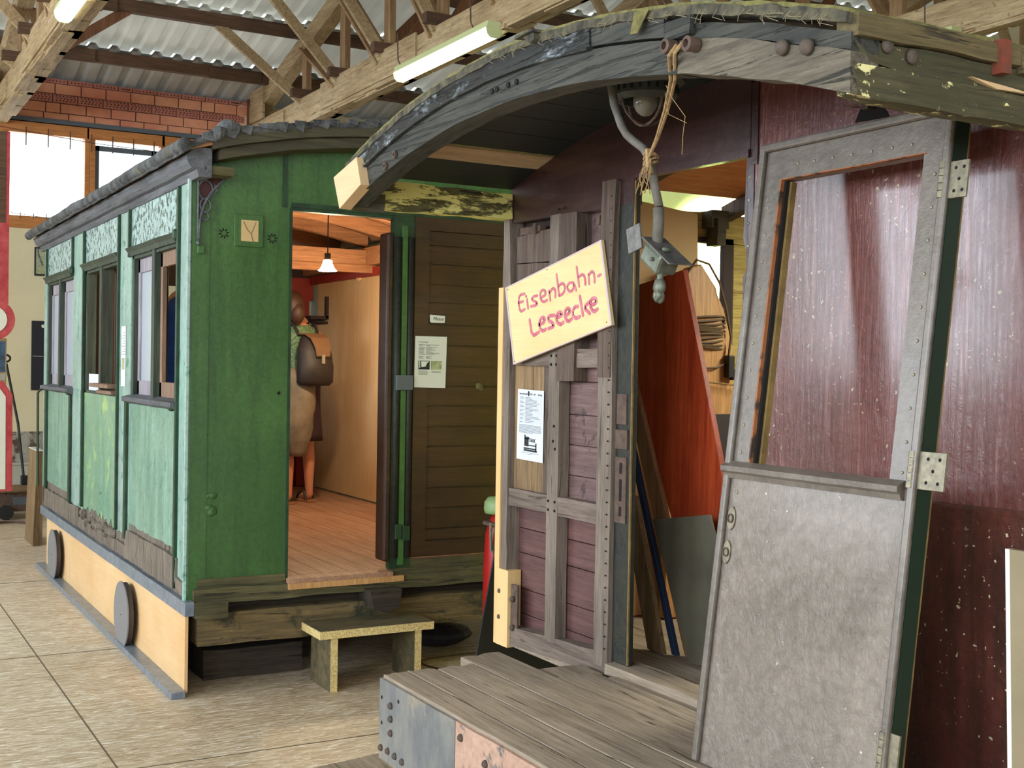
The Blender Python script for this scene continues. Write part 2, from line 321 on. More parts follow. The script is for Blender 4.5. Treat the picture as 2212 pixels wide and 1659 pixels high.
# ------------------------------------------------------------------ builder
class G:
    def __init__(s): s.bm = bmesh.new()
    def box(s, x0, y0, z0, x1, y1, z1):
        x0, x1 = min(x0, x1), max(x0, x1); y0, y1 = min(y0, y1), max(y0, y1); z0, z1 = min(z0, z1), max(z0, z1)
        v = [s.bm.verts.new(p) for p in ((x0,y0,z0),(x1,y0,z0),(x1,y1,z0),(x0,y1,z0),(x0,y0,z1),(x1,y0,z1),(x1,y1,z1),(x0,y1,z1))]
        for q in ((0,3,2,1),(4,5,6,7),(0,1,5,4),(1,2,6,5),(2,3,7,6),(3,0,4,7)): s.bm.faces.new([v[i] for i in q])
        return s
    def beam(s, p, q, w, h, up=(0, 0, 1)):
        p, q = Vector(p), Vector(q); d = (q-p).normalized(); u = Vector(up)
        if abs(d.dot(u)) > .98: u = Vector((1, 0, 0))
        sd = d.cross(u).normalized(); u = sd.cross(d).normalized()
        v = []
        for c in (p, q):
            for a, b in ((-1, -1), (1, -1), (1, 1), (-1, 1)): v.append(s.bm.verts.new(c + sd*a*w/2 + u*b*h/2))
        for k in ((0,1,2,3),(7,6,5,4),(0,4,5,1),(1,5,6,2),(2,6,7,3),(3,7,4,0)): s.bm.faces.new([v[i] for i in k])
        return s
    def poly(s, pts, vec):
        vec = Vector(vec); a = [s.bm.verts.new(Vector(p)) for p in pts]; b = [s.bm.verts.new(Vector(p)+vec) for p in pts]
        n = len(pts); s.bm.faces.new(a); s.bm.faces.new(b[::-1])
        for i in range(n): s.bm.faces.new((a[i], b[i], b[(i+1) % n], a[(i+1) % n]))
        return s
    def strip(s, secs, close=True):
        """loft between cross-sections (lists of points)"""
        R = [[s.bm.verts.new(Vector(p)) for p in c] for c in secs]; n = len(secs[0])
        for a, b in zip(R, R[1:]):
            for i in range(n if close else n-1): s.bm.faces.new((a[i], a[(i+1) % n], b[(i+1) % n], b[i]))
        if close: s.bm.faces.new(R[0][::-1]); s.bm.faces.new(R[-1])
        return s
    def tube(s, pts, r, seg=8, r2=None):
        pts = [Vector(p) for p in pts]; secs = []; prev = None
        for i, p in enumerate(pts):
            d = (pts[min(i+1, len(pts)-1)] - pts[max(i-1, 0)]).normalized()
            if prev is None: a = d.orthogonal().normalized()
            else: a = (prev - d*prev.dot(d)).normalized()
            prev = a; b = d.cross(a)
            rr = r if r2 is None else r + (r2-r)*i/(len(pts)-1)
            secs.append([p + (a*math.cos(2*PI*k/seg) + b*math.sin(2*PI*k/seg))*rr for k in range(seg)])
        return s.strip(secs)
    def cyl(s, p, q, r, seg=16, r2=None): return s.tube([p, q], r, seg, r2)
    def ball(s, c, r, sc=(1, 1, 1), seg=12):
        m = Matrix.Translation(c) @ Matrix.Diagonal((sc[0], sc[1], sc[2], 1))
        bmesh.ops.create_uvsphere(s.bm, u_segments=seg, v_segments=max(6, seg//2+2), radius=r, matrix=m); return s
    def lathe(s, c, prof, seg=24, axis='z'):
        rows = []
        for rr, h in prof:
            row = []
            for k in range(seg):
                a = 2*PI*k/seg; x, y = rr*math.cos(a), rr*math.sin(a)
                row.append(Vector(c) + Vector({'z': (x, y, h), 'x': (h, x, y), 'y': (x, h, y)}[axis]))
            rows.append(row)
        return s.strip(rows)
    def ribbon(s, pts, w, t, place):
        """flat brush stroke through 2-D points, place() maps (a, b, depth) into space"""
        n = len(pts)
        for i in range(n-1):
            a, b = Vector(pts[i]), Vector(pts[i+1]); d = (b-a)
            if d.length < 1e-6: continue
            d.normalize(); nn = Vector((-d.y, d.x))*w/2
            s.poly([place(*(a-nn), 0), place(*(b-nn), 0), place(*(b+nn), 0), place(*(a+nn), 0)], Vector(place(0, 0, t))-Vector(place(0, 0, 0)))
        for a in pts:
            s.poly([place(a[0]+w/2*math.cos(k*PI/4), a[1]+w/2*math.sin(k*PI/4), 0) for k in range(8)], (Vector(place(0, 0, t*.9))-Vector(place(0, 0, 0))))
        return s
    def weather(s, seg=.08, amp=.005, freq=9, seed=0, passes=6):
        for _ in range(passes):
            e = [x for x in s.bm.edges if x.calc_length() > seg*1.6]
            if not e or len(s.bm.verts) > 30000: break
            bmesh.ops.subdivide_edges(s.bm, edges=e, cuts=1, use_grid_fill=True)
        o = Vector((seed*3.7, seed*1.3, seed*5.1))
        for v in s.bm.verts: v.co += noise.noise_vector(v.co*freq + o)*amp
        return s

def put(o, parent=None):
    COL.objects.link(o)
    if parent is not None: o.parent = parent
    return o
def build(g, name, mat, parent=None, smooth=False, bevel=0, local=False):
    bm = g.bm
    bmesh.ops.recalc_face_normals(bm, faces=bm.faces)
    if bevel: bmesh.ops.bevel(bm, geom=[e for e in bm.edges if e.is_manifold and e.calc_face_angle(0) > .6], offset=bevel, segments=2, affect='EDGES', profile=.5, clamp_overlap=True)
    org = Vector((0, 0, 0))
    if parent is not None:
        if not local:
            p = parent
            while p is not None: org += p.location; p = p.parent
    else:
        lo = Vector((min(v.co.x for v in bm.verts), min(v.co.y for v in bm.verts), min(v.co.z for v in bm.verts)))
        hi = Vector((max(v.co.x for v in bm.verts), max(v.co.y for v in bm.verts), max(v.co.z for v in bm.verts)))
        org = Vector(((lo.x+hi.x)/2, (lo.y+hi.y)/2, lo.z))
    for v in bm.verts: v.co -= org
    me = bpy.data.meshes.new(name); bm.to_mesh(me); bm.free()
    if isinstance(mat, str): mat = M[mat]
    me.materials.append(mat)
    if smooth:
        for p in me.polygons: p.use_smooth = True
    o = bpy.data.objects.new(name, me)
    if parent is None: o.location = org
    return put(o, parent)
def tag(o, label=None, cat=None, group=None, kind=None):
    if label: o['label'] = label
    if cat: o['category'] = cat
    if group: o['group'] = group
    if kind: o['kind'] = kind
    return o
def thing(name, loc, label, cat, group=None):
    o = bpy.data.objects.new(name, None); o.empty_display_size = .1; o.location = loc; COL.objects.link(o)
    return tag(o, label, cat, group)
def lab(o, l): o['label'] = l; return o
def struct(g, name, mat, parent=None, **k):
    o = build(g, name, mat, parent, **k)
    if parent is None: o['kind'] = 'structure'
    return o
def textmesh(body, size, mat, parent, mtx, ext=.0006, name='lettering', shear=0, align='LEFT'):
    cu = bpy.data.curves.new('t', 'FONT'); cu.body = body; cu.size = size; cu.extrude = ext; cu.shear = shear; cu.align_x = align
    tmp = bpy.data.objects.new('t', cu); COL.objects.link(tmp); bpy.context.view_layer.update()
    me = bpy.data.meshes.new_from_object(tmp.evaluated_get(bpy.context.evaluated_depsgraph_get()))
    bpy.data.objects.remove(tmp); bpy.data.curves.remove(cu)
    me.materials.clear(); me.materials.append(M[mat]); me.transform(mtx)
    o = bpy.data.objects.new(name, me); return put(o, parent)
def copies(mesh_obj, locs, parent):
    """more of the same small part, sharing its mesh; locs are offsets from the first"""
    for l in locs:
        c = mesh_obj.copy(); c.location = mesh_obj.location + Vector(l); COL.objects.link(c); c.parent = parent

# ================================================================== THE HALL
X0, X1, Y0, Y1 = -5.8, 13.0, -4.8, 15.0
EAVE, SL, YR = 4.95, 0.25, 6.0          # eave height, roof slope, ridge position
def roofz(y): return EAVE + SL*(Y1-y) if y >= YR else EAVE + SL*(Y1-YR) - SL*(YR-y)

g = G(); g.box(X0-.2, Y0-.2, -.1, X1+.2, Y1+.2, 0)
struct(g, 'floor', 'osb')
# seams between the floor boards
g = G()
for x in (-.82, .42, 1.05): g.box(x, Y0, .0004, x+.006, 9.9, .0014)
for k, x0 in enumerate((-.82, .42)):
    for j in range(7):
        yy = 1.1 + j*2.44 + (1.2 if k else 0)
        g.box(x0, yy, .0004, x0+1.24, yy+.006, .0014)
g.box(1.05, 5.02, .0004, 3.4, 5.026, .0014)
struct(g, 'trim_1', 'seam')

# window wall: openings x 1.83-2.66, 2.78-3.54, 3.65-4.45, z 3.30-4.25
wins = [(1.83, 2.66), (2.78, 3.54), (3.65, 4.45)]
ZB, ZT = 3.30, 4.25
g = G()
g.box(X0, Y1, 0, wins[0][0]-.02, Y1+.3, 4.95); g.box(wins[0][0]-.02, Y1, .82, 4.5, Y1+.3, ZB-.06)
g.box(wins[0][0]-.02, Y1+.02, 0, 4.5, Y1+.3, .82)
g.box(wins[0][0]-.02, Y1+.06, ZT+.12, 4.55, Y1+.3, 4.42)
g.box(4.5, Y1, 0, X1, Y1+.3, 4.88)
struct(g, 'wall_back', 'plaster')
g = G(); g.box(X0, Y1-.012, .46, 4.6, Y1+.02, .82); struct(g, 'trim_2', 'dado')
g = G(); g.box(X0, Y1-.03, 0, 4.6, Y1+.02, .44); g.box(X0, Y1-.05, .44, 4.6, Y1, .465); struct(g, 'trim_3', 'lowwall')
g = G(); g.box(X0, Y1-.03, ZT+.14, 4.6, Y1+.05, ZT+.19); struct(g, 'trim_4', 'steelgrey')
# filler strips on the cream wall
g = G()
for x in (5.72, 6.62, 7.6): g.box(x, Y1-.006, 4.1, x+.12, Y1, 4.86); g.box(x-.03, Y1-.005, 4.35, x+.14, Y1, 4.6)
g.weather(.08, .012, 9, 3); struct(g, 'trim_5', 'plaster_white')
# brick band above the windows
rows = [(4.44, .075, 0), (4.525, .105, 0), (4.64, .09, 1), (4.74, .115, 0), (4.862, .05, 1)]
gb, gh, gd, gm = G(), G(), G(), G()
gm.box(X0, Y1+.012, 4.42, 4.62, Y1+.24, 4.91)
rr = random.Random(3)
for z, h, kind in rows:
    x = 0.6 + rr.random()*.1
    while x < 4.58:
        w = .272 + rr.uniform(-.006, .01)
        if rr.random() < .12: w *= .55
        x1 = min(x+w, 4.6); (gh if kind else gb).box(x, Y1-.002-rr.random()*.006, z+rr.uniform(-.003, .003), x1, Y1+.1, z+h)
        if kind and x1-x > .1:
            nr = 3 if h > .07 else 1
            for a in range(nr):
                for b in range(6):
                    hx = x+.03+b*(x1-x-.06)/5.3 + (.012 if a % 2 else 0)
                    gd.box(hx, Y1-.0105, z+.018+a*.026, hx+.011, Y1-.006, z+.030+a*.026)
        x = x1+.012
struct(gm, 'trim_6', 'mortar'); struct(gb, 'trim_7', 'brick', bevel=.003); struct(gh, 'trim_8', 'brickh'); struct(gd, 'trim_9', 'hole')
g = G(); g.box(4.6, Y1-.03, 4.3, 4.68, Y1+.02, 4.95); struct(g, 'trim_10', 'timber_r')

# high windows in orange wood
for i, (a, b) in enumerate(wins):
    fr = G()
    fr.box(a-.10, Y1-.03, ZB-.14, b+.05, Y1+.10, ZB); fr.box(a-.10, Y1-.03, ZT, b+.05, Y1+.10, ZT+.13)
    fr.box(a-.06, Y1-.03, ZB, a, Y1+.10, ZT); fr.box(b, Y1-.03, ZB, b+.06, Y1+.10, ZT)
    w = struct(fr, 'window_%d' % (i+1), 'orange_wood', bevel=.006)
    q = G(); q.box(a, Y1+.06, ZB, b, Y1+.066, ZT); build(q, 'pane', 'glass', w).location = (0, 0, 0)
    for c in w.children: c.location = Vector((0, 0, 0))
    if i == 1:
        q = G(); 
        for bx in ((a, ZB, a+.05, ZT-.06), (b-.1, ZB, b-.05, ZT-.06), (b-.045, ZB, b-.02, ZT-.06), (a, ZT-.12, b-.05, ZT-.06)): q.box(bx[0], Y1+.01, bx[1], bx[2], Y1+.05, bx[3])
        build(q, 'casement', 'steelgrey', w)
# curtain wire with small rings under the header
g = G(); g.tube([(1.7, 14.93, 4.29), (2.7, 14.92, 4.20), (3.6, 14.92, 4.17), (4.6, 14.93, 4.13)], .004, 5)
for k in range(10):
    x = 2.0+k*.24; g.box(x, 14.915, 4.10, x+.012, 14.925, 4.30-.05*(x-1.7)/2.9+.02)
tag(build(g, 'curtain_wire', 'rusty'), 'thin wire with metal hooks strung across the top of the high windows', 'wire')
g = G(); g.tube([(1.85, 14.93, 3.32), (2.2, 14.92, 3.29), (2.6, 14.93, 3.27)], .003, 5)
for k in range(5): g.box(1.95+k*.14, 14.918, 3.26, 1.958+k*.14, 14.924, 3.33)
tag(build(g, 'curtain_wire', 'rusty'), 'thin wire along the bottom edge of the left high window', 'wire')

# left wall and rear walls with big openings for the daylight
g = G()
ys = [-2.4, 1.8, 6.0, 10.2]; edges = [Y0] + [e for y in ys for e in (y-1.65, y+1.65)] + [Y1+.3]
for k in range(0, len(edges), 2): g.box(X0-.2, edges[k], 0, X0, edges[k+1], 5.0)
g.box(X0-.2, Y0, 0, X0, Y1, 1.6); g.box(X0-.2, Y0, 4.2, X0, Y1, 5.2); struct(g, 'wall_left', 'plaster')
for k, y in enumerate(ys):
    q = G()
    for yy in (y-1.65, y-.03, y+1.59): q.box(X0-.1, yy, 1.6, X0-.04, yy+.06, 4.2)
    q.box(X0-.1, y-1.65, 1.6, X0-.04, y+1.65, 1.66); q.box(X0-.1, y-1.65, 4.14, X0-.04, y+1.65, 4.2)
    w = struct(q, 'window_%d' % (k+4), 'orange_wood')
g = G()
ex = [X0-.2, -4.15, -.85, .85, 4.15, X1+.2]
g.box(X0-.2, Y0-.2, 0, X1+.2, Y0, 1.8); g.box(X0-.2, Y0-.2, 4.2, X1+.2, Y0, 7.4)
for k in range(0, 6, 2): g.box(ex[k], Y0-.2, 1.8, ex[k+1], Y0, 4.2)
struct(g, 'wall_front', 'plaster')
g = G()
g.poly([(X1, Y0, 0), (X1, Y1+.3, 0), (X1, Y1+.3, 4.9), (X1, YR, 7.1), (X1, Y0, 4.4)], (.2, 0, 0)); struct(g, 'wall_right', 'plaster')
g = G()
g.poly([(X0-.2, Y0, 5.1), (X0-.2, Y1+.1, 5.1), (X0-.2, Y1+.1, 4.96), (X0-.2, YR, 7.2), (X0-.2, Y0, 4.5)], (.18, 0, 0))
g.bm.free()
g = G(); g.poly([(X0-.2, Y0, 5.0), (X0-.2, 14.9, 5.0), (X0-.2, YR, 7.1)], (.18, 0, 0)); struct(g, 'trim_11', 'plaster')

# corrugated roof sheets, one course between each pair of purlins
PUR = [14.25, 13.1, 11.95, 10.8, 9.65, 8.5, 7.35, 6.2]
PIT = .235
def corr(y_lo, y_hi, xa, xb, dz, name, mat):
    prof = []; x = xa
    while x < xb:
        prof += [(x, 0), (x+.11, 0), (x+.145, .045), (x+.20, .045)]; x += PIT
    rowsv = []
    g = G()
    for yy in (y_lo, y_hi):
        zz = roofz(yy) + dz*(1 if yy == y_lo else 0)
        rowsv.append([(px, yy, zz+pz) for px, pz in prof])
    g.strip(rowsv, close=False)
    return struct(g, name, mat)
cs = [Y1+.35] + PUR
n = 1
for k in range(len(cs)-1):
    a, b = cs[k], cs[k+1]
    lo = a + (.06 if k else 0)
    corr(lo, b-.05, X0, X1, -.0 if k == 0 else 0.055, 'ceiling' if k == 0 else 'ceiling_%d' % (k+1), 'sheet' if k in (0,) else 'sheet_t')
corr(6.25, -4.9, X0, X1, 0, 'ceiling_9', 'sheet')
names = ['lowest dark purlin under the corrugated roof, just above the brick band', 'second dark purlin above the brick band',
         'third purlin up the roof slope from the brick band', 'fourth purlin up the roof slope from the brick band', 'fifth purlin up the slope, over the far half of the tube lamp',
         'sixth purlin up the slope, above the near end of the tube lamp', 'seventh purlin up the slope near the ridge', 'purlin nearest the ridge of the roof']
for k, y in enumerate(PUR):
    g = G(); z = roofz(y)
    g.box(X0, y-.045, z-.145, X1, y+.045, z-.016)
    p = tag(build(g, 'purlin', 'timber_d'), names[k], 'roof beam', 'purlins under the roof')
    for x in (3.9, 2.0, 6.3):
        if k < 3:
            q = G(); q.box(x, y-.07, z-.17, x+.62, y-.046, z-.03); lab(build(q, 'splice_board', 'timber_d', p), 'nailed splice board')
            p.children[-1].location = (0, 0, 0)

# trusses: chord, rafter, web, knee braces
def truss(x, label):
    t = thing('roof_truss', (x, Y1, 0), label, 'roof truss', 'timber roof trusses')
    zc = 4.33
    g = G()
    g.box(x-.08, 3.0, zc, x+.08, Y1+.05, zc+.28)
    build(g.weather(.22, .006, 3, int(x*3)), 'bottom_chord', 'timber', t)
    g = G()
    k = 0
    for y in [Y1-.35-i*.62 for i in range(19)]:
        dx = -.104 + .026*(k % 3); L = .72 + .2*((k*7) % 3)
        g.box(x+dx, y-L, zc-.024-.012*(k % 2), x+dx+.09, y, zc-.001); k += 1
        g.box(x+.005+dx*.3, y-L*.8-.3, zc-.02, x+.10, y-.3, zc-.0015)
    build(g, 'bottom_lamination', 'timber', t)
    g = G(); g.box(x-.10, 13.6, zc+.02, x-.081, Y1-.2, zc+.24); build(g, 'side_plank', 'timber', t)
    g = G(); g.box(x-.10, 10.0, zc+.03, x-.081, 12.4, zc+.31); build(g, 'side_plank', 'timber', t)
    g = G(); g.beam((x, Y1, roofz(Y1)-.2), (x, YR, roofz(YR)-.26), .15, .2); build(g.weather(.3, .006, 3, 5), 'rafter', 'timber', t)
    g = G(); g.beam((x-.09, 14.6, 4.62), (x-.09, 14.6, 5.0), .03, .5, (0, 1, 0)); build(g, 'gusset_board', 'timber', t)
    ys = PUR[1:]
    for i, y in enumerate(ys):
        zt = roofz(y)-.3
        g = G(); g.beam((x, y, zc+.25), (x, y, zt), .06, .14, (0, 1, 0)); build(g, 'post', 'timber_v', t)
        if i < len(ys)-1:
            y2 = ys[i+1]
            for dx in (-.07, .07):
                g = G(); g.beam((x+dx, y2+.05, zc+.2), (x+dx, y-.02, zt+.04), .03, .09, (1, 0, 0)); build(g, 'web_diagonal', 'timber_v', t)
    for i, y in enumerate(PUR[:6]):
        if i == 0: continue
        zt = roofz(y)-.12
        for sgn in (-1, 1):
            g = G(); g.beam((x+sgn*.06, y, zc+.26), (x+sgn*1.02, y, zt), .05, .10); g_o = build(g, 'knee_brace', 'timber_r' if sgn > 0 else 'timber', t)
        g = G(); g.beam((x-.20, y-.05, zc+.33), (x+.32, y-.05, zc+.33), .09, .09); build(g, 'bracket_block', 'timber_d', t)
    return t
truss(1.72, 'laminated timber roof truss at the upper left carrying the nearer tube lamp')
truss(4.7, 'pale timber roof truss in the middle, its chord running behind the long tube lamp')
truss(7.8, 'timber roof truss seen at the upper right above the red carriage roof')
truss(10.9, 'farthest timber roof truss at the right end of the hall')

def tube_lamp(x, y0, y1, z, label, wires=True):
    t = thing('tube_lamp', (x, (y0+y1)/2, z), label, 'lamp', 'fluorescent tube lamps')
    g = G(); g.poly([(x-.075, y0, z+.03), (x+.075, y0, z+.03), (x+.06, y0, z+.085), (x-.06, y0, z+.085)], (0, y1-y0, 0)); build(g, 'housing', 'lamp_body', t, bevel=.006)
    g = G(); g.poly([(x-.07, y0+.015, z+.029), (x+.07, y0+.015, z+.029), (x+.06, y0+.015, z-.02), (x+.03, y0+.015, z-.045), (x-.03, y0+.015, z-.045), (x-.06, y0+.015, z-.02)], (0, y1-y0-.03, 0)); build(g, 'diffuser', 'lamp_on', t, bevel=.008)
    for yy in (y0-.004, y1-.006):
        g = G(); g.poly([(x-.074, yy, z+.03), (x+.074, yy, z+.03), (x+.062, yy, z-.02), (x+.032, yy, z-.047), (x-.032, yy, z-.047), (x-.062, yy, z-.02)], (0, .012, 0)); build(g, 'end_cap', 'lamp_body', t)
    if wires:
        for yy in (y0+.25, y1-.12):
            g = G(); g.tube([(x-.05, yy, z+.07), (x-.08, yy, z+.12), (x-.09, yy, z+.36)], .006, 6); build(g, 'hanger', 'rusty', t)
    return t
tube_lamp(4.55, 8.42, 10.2, 4.27, 'long lit fluorescent tube lamp under the middle roof truss')
tube_lamp(1.60, 8.1, 9.95, 4.30, 'lit fluorescent tube lamp at the top left corner under the left truss')
tube_lamp(7.65, 6.6, 8.4, 4.27, 'added unseen tube lamp on the right roof truss behind the red carriage')  # copy added out of sight for more yellow-green light

# ================================================================== GREEN CARRIAGE
GX, GY, GX2, GY2 = 1.577, 6.01, 3.90, 10.56
def gtop(x): return 2.85 - .17*((x-2.74)/1.17)**2           # underside of the arched roof
gc = thing('green_railway_carriage', (2.7, 8.3, .42), 'old green wooden railway carriage with arched felt roof and open end doorway', 'railway carriage')
rd = random.Random(5)
def jag(y0, y1, zb, amp=.02, n=14, seed=1):
    q = random.Random(seed); pts = []
    for k in range(n+1): pts.append((y0+(y1-y0)*k/n, zb + (q.random()-.5)*2*amp))
    return pts
# --- long side facing the aisle: plane x = GX
def side_sheet(y0, y1, z0, z1, mat, name, jz=0, seed=1, th=.02, x=GX):
    g = G()
    if jz:
        pts = [(x, y, z) for y, z in jag(y0, y1, z0, jz, max(4, int((y1-y0)/.05)), seed)] + [(x, y1, z1), (x, y0, z1)]
    else: pts = [(x, y0, z0), (x, y1, z0), (x, y1, z1), (x, y0, z1)]
    g.poly(pts, (th, 0, 0)); return build(g, name, mat, gc)
bays = [(6.25, 7.34, 1), (7.70, 8.80, 2), (9.24, 10.42, 3)]
WZ0, WZ1 = 1.45, 2.275
ztop = 2.555
pil = [(6.01, 6.25), (7.34, 7.70), (8.80, 9.24), (10.42, GY2)]
for k, (a, b) in enumerate(pil): side_sheet(a, b, .50 if k == 0 else .62, ztop, 'green_side', 'pilaster', .012 if k else 0, 10+k, .03, GX-.002)
lows = [(.695, .007), (.64, .028), (.68, .006)]
for (a, b, k), (zl, jz) in zip(bays, lows):
    lab(side_sheet(a, b, zl, WZ0-.02, 'green_tex' if k == 2 else 'green_low_shaded', 'lower_panel', jz, 20+k), ['plain faded green lower panel', 'patched lower panel with torn bottom edge', 'faded green lower panel at the far end'][k-1])
    side_sheet(a, b, WZ1+.035, ztop, 'green_top', 'frieze_panel')
# rotten sill board behind the torn sheets
g = G(); g.box(GX+.004, 6.12, .47, GX+.05, GY2, .80); build(g.weather(.07, .006, 9, 4), 'bottom_board', 'rot', gc)
g = G(); g.box(GX-.012, 6.02, .49, GX+.02, 10.3, .56); g.box(GX-.014, 6.2, .53, GX, 7.35, .66); g.box(GX-.014, 8.9, .52, GX, 10.4, .62); build(g.weather(.05, .012, 12, 2), 'decayed_edge', 'rot', gc)
g = G()
for k in range(16):
    yy = 7.75+k*.065; g.ball((GX+.0, yy, .55+.05*rd.random()), .02+.02*rd.random(), (1, 1.2, .8), 6)
build(g.weather(.02, .01, 30, 3, 1), 'rotten_crumbs', 'rot', gc)
# battens
for yy, z0, z1, w in ((6.225, .50, 2.54, .022), (7.395, .60, 1.42, .045), (7.655, .62, 2.54, .014), (8.79, .64, 2.54, .016), (9.27, .62, 1.42, .045), (10.36, .62, 1.42, .05), (7.36, 2.26, 2.54, .016), (9.235, 2.26, 2.54, .014), (10.40, 2.28, 2.54, .012), (8.805, .64, 1.45, .008)):
    g = G(); g.box(GX-.022, yy-w/2, z0, GX, yy+w/2, z1); build(g, 'batten', 'green_dk', gc, bevel=.004)
g = G(); g.tube([(GX-.012, 6.015, .46), (GX-.012, 6.012, 2.55)], .012, 6); build(g, 'corner_bead', 'green_side', gc)
# sills and head mouldings
for (a, b, k) in bays:
    g = G(); g.poly([(GX-.035, a-.02, WZ1+.035), (GX+.01, a-.02, WZ1+.045), (GX+.01, a-.02, WZ1-.012), (GX-.012, a-.02, WZ1-.012), (GX-.018, a-.02, WZ1+.012)], (0, b-a+.06, 0)); build(g.weather(.12, .003, 8, k), 'head_moulding', 'green_frame', gc)
    if k != 2:
        g = G(); g.poly([(GX-.045, a-.03, WZ0-.030), (GX-.045, a-.03, WZ0-.006), (GX+.03, a-.03, WZ0+.01), (GX+.03, a-.03, WZ0-.05), (GX-.01, a-.03, WZ0-.045)], (0, b-a+.07, 0)); build(g.weather(.12, .003, 8, k+4), 'sill_moulding', 'gutter', gc)
        g = G(); g.ball((GX-.03, a+.0, WZ0-.03), .022, seg=8); build(g, 'moulding_knob', 'green_dk', gc)
        g = G(); g.ball((GX-.02, a-.01, WZ1+.02), .022, (1, 1, 1.5), 8); build(g, 'moulding_knob', 'green_dk', gc)
g = G(); g.box(GX-.06, 7.72, WZ0+.03, GX+.02, 8.30, WZ0+.055); g.box(GX-.03, 7.76, WZ0-.01, GX+.02, 8.22, WZ0+.012); lab(build(g, 'sill_board', 'brown_sash', gc, bevel=.004), 'broken loose sill board')
# window frames: outer frame, mullion, sashes
for (a, b, k) in bays:
    mid = (a+b)/2
    g = G()
    g.box(GX+.004, a, WZ0-.03, GX+.07, a+.035, WZ1); g.box(GX+.004, b-.035, WZ0-.03, GX+.07, b, WZ1)
    g.box(GX+.004, a, WZ1-.03, GX+.07, b, WZ1); g.box(GX+.004, a, WZ0-.04, GX+.07, b, WZ0)
    fr = build(g, 'window_frame', 'green_frame', gc, bevel=.003)
    g = G(); g.box(GX-.006, mid-.028, WZ0-.02, GX+.075, mid+.028, WZ1); build(g, 'mullion', 'green_frame', gc, bevel=.004)
    for j, (p, q) in enumerate(((a+.035, mid-.03), (mid+.03, b-.035))):
        if k == 2: continue
        mt = 'brown_sash' if (k, j) == (1, 0) else 'mauve'
        g = G(); x0, x1 = GX+.03, GX+.055; zb = WZ0+.0
        g.box(x0, p, zb, x1, p+.045, WZ1-.03); g.box(x0, q-.045, zb, x1, q, WZ1-.03); g.box(x0, p, WZ1-.11, x1, q, WZ1-.03); g.box(x0, p, zb, x1, q, zb+.09)
        s_ = build(g, 'sash', mt, gc, bevel=.003)
        if (k, j) != (1, 0):
            g = G(); g.box(x0+.012, p+.045, zb+.09, x0+.016, q-.045, WZ1-.11); build(g, 'pane', 'dusty', s_)
for o in [c for c in gc.children if c.name.startswith('sash')]:
    for c in o.children: c.location = (0, 0, 0)
# inner posts seen through the middle opening
for yy in (7.9, 8.28, 8.62):
    g = G(); g.box(GX+.10, yy, .6, GX+.14, yy+.05, 2.5); build(g, 'inner_post', 'darkred', gc)
# --- end wall with the doorway: plane y = GY
def end_sheet(x0, x1, z0, z1, mat, name, curve=False, th=.03, y=GY, jz=0):
    pts = []
    n = 14
    if jz:
        q = random.Random(9)
        for k in range(21): pts.append((x0+(x1-x0)*k/20, y, z0+(q.random()-.5)*jz))
    else: pts += [(x0, y, z0), (x1, y, z0)]
    if curve: pts += [(x1-(x1-x0)*k/n, y, gtop(x1-(x1-x0)*k/n)) for k in range(n+1)]
    else: pts += [(x1, y, z1), (x0, y, z1)]
    g = G(); g.poly(pts, (0, th, 0)); return build(g, name, mat, gc)
end_sheet(GX, 1.665, .425, 2.57, 'green', 'corner_post', False, .03, GY-.004)
end_sheet(1.66, 2.085, .555, 2.5, 'green', 'end_panel', True, .03, GY, .02)
end_sheet(2.085, GX2, 2.462, 2.6, 'green', 'end_panel', True, .03, GY)
end_sheet(3.45, GX2, .55, 2.47, 'green', 'end_panel', False)
g = G(); g.box(2.085, GY-.005, 2.435, 2.66, GY+.05, 2.47); g.box(2.085, GY-.012, 2.452, 3.45, GY, 2.475); build(g, 'door_header', 'green_dk', gc)
g = G(); g.box(2.075, GY-.004, .52, 2.09, GY+.05, 2.45); build(g, 'door_edge', 'green_dk', gc)
g = G(); g.box(2.035, GY-.006, 2.45, 2.06, GY, 2.72); build(g, 'cover_strip', 'green_dk', gc)
# peep window with plate, vent rosettes, small holes
g = G(); g.box(1.785, GY-.010, 2.235, 1.935, GY, 2.395); pw = build(g, 'peep_plate', 'green', gc, bevel=.003)
g = G(); g.box(1.820, GY-.013, 2.262, 1.908, GY-.009, 2.368); build(g, 'peep_pane', M['beigepanel'], pw).location = (0, 0, 0)
g = G(); g.tube([(1.83, GY-.014, 2.36), (1.85, GY-.014, 2.32), (1.87, GY-.014, 2.30), (1.88, GY-.014, 2.262)], .0015, 4); g.tube([(1.87, GY-.014, 2.30), (1.895, GY-.014, 2.36)], .0012, 4); build(g, 'crack', 'rusty', pw).location = (0, 0, 0)
for cx_, cz_ in ((1.735, 2.295), (1.985, 2.285)):
    g = G()
    for k in range(8):
        a = k*PI/4+.2; c_, s_ = math.cos(a), math.sin(a)
        g.beam((cx_+.012*c_, GY-.001, cz_+.012*s_), (cx_+.026*c_, GY-.001, cz_+.026*s_), .006, .004, (0, 1, 0))
    build(g, 'vent_rosette', 'hole', gc)
for px_, pz_ in ((1.66, 1.29), (1.66, 1.00), (2.03, 1.50)):
    g = G(); g.cyl((px_, GY-.002, pz_), (px_, GY+.001, pz_), .009, 10); build(g, 'screw_hole', 'hole', gc)
g = G()
for k in range(9): g.ball((1.66+.05*rd.random(), GY+.002, .90+.09*rd.random()), .016+.012*rd.random(), (1, .35, .7), 8)
build(g, 'paint_blister', 'green', gc, smooth=True)
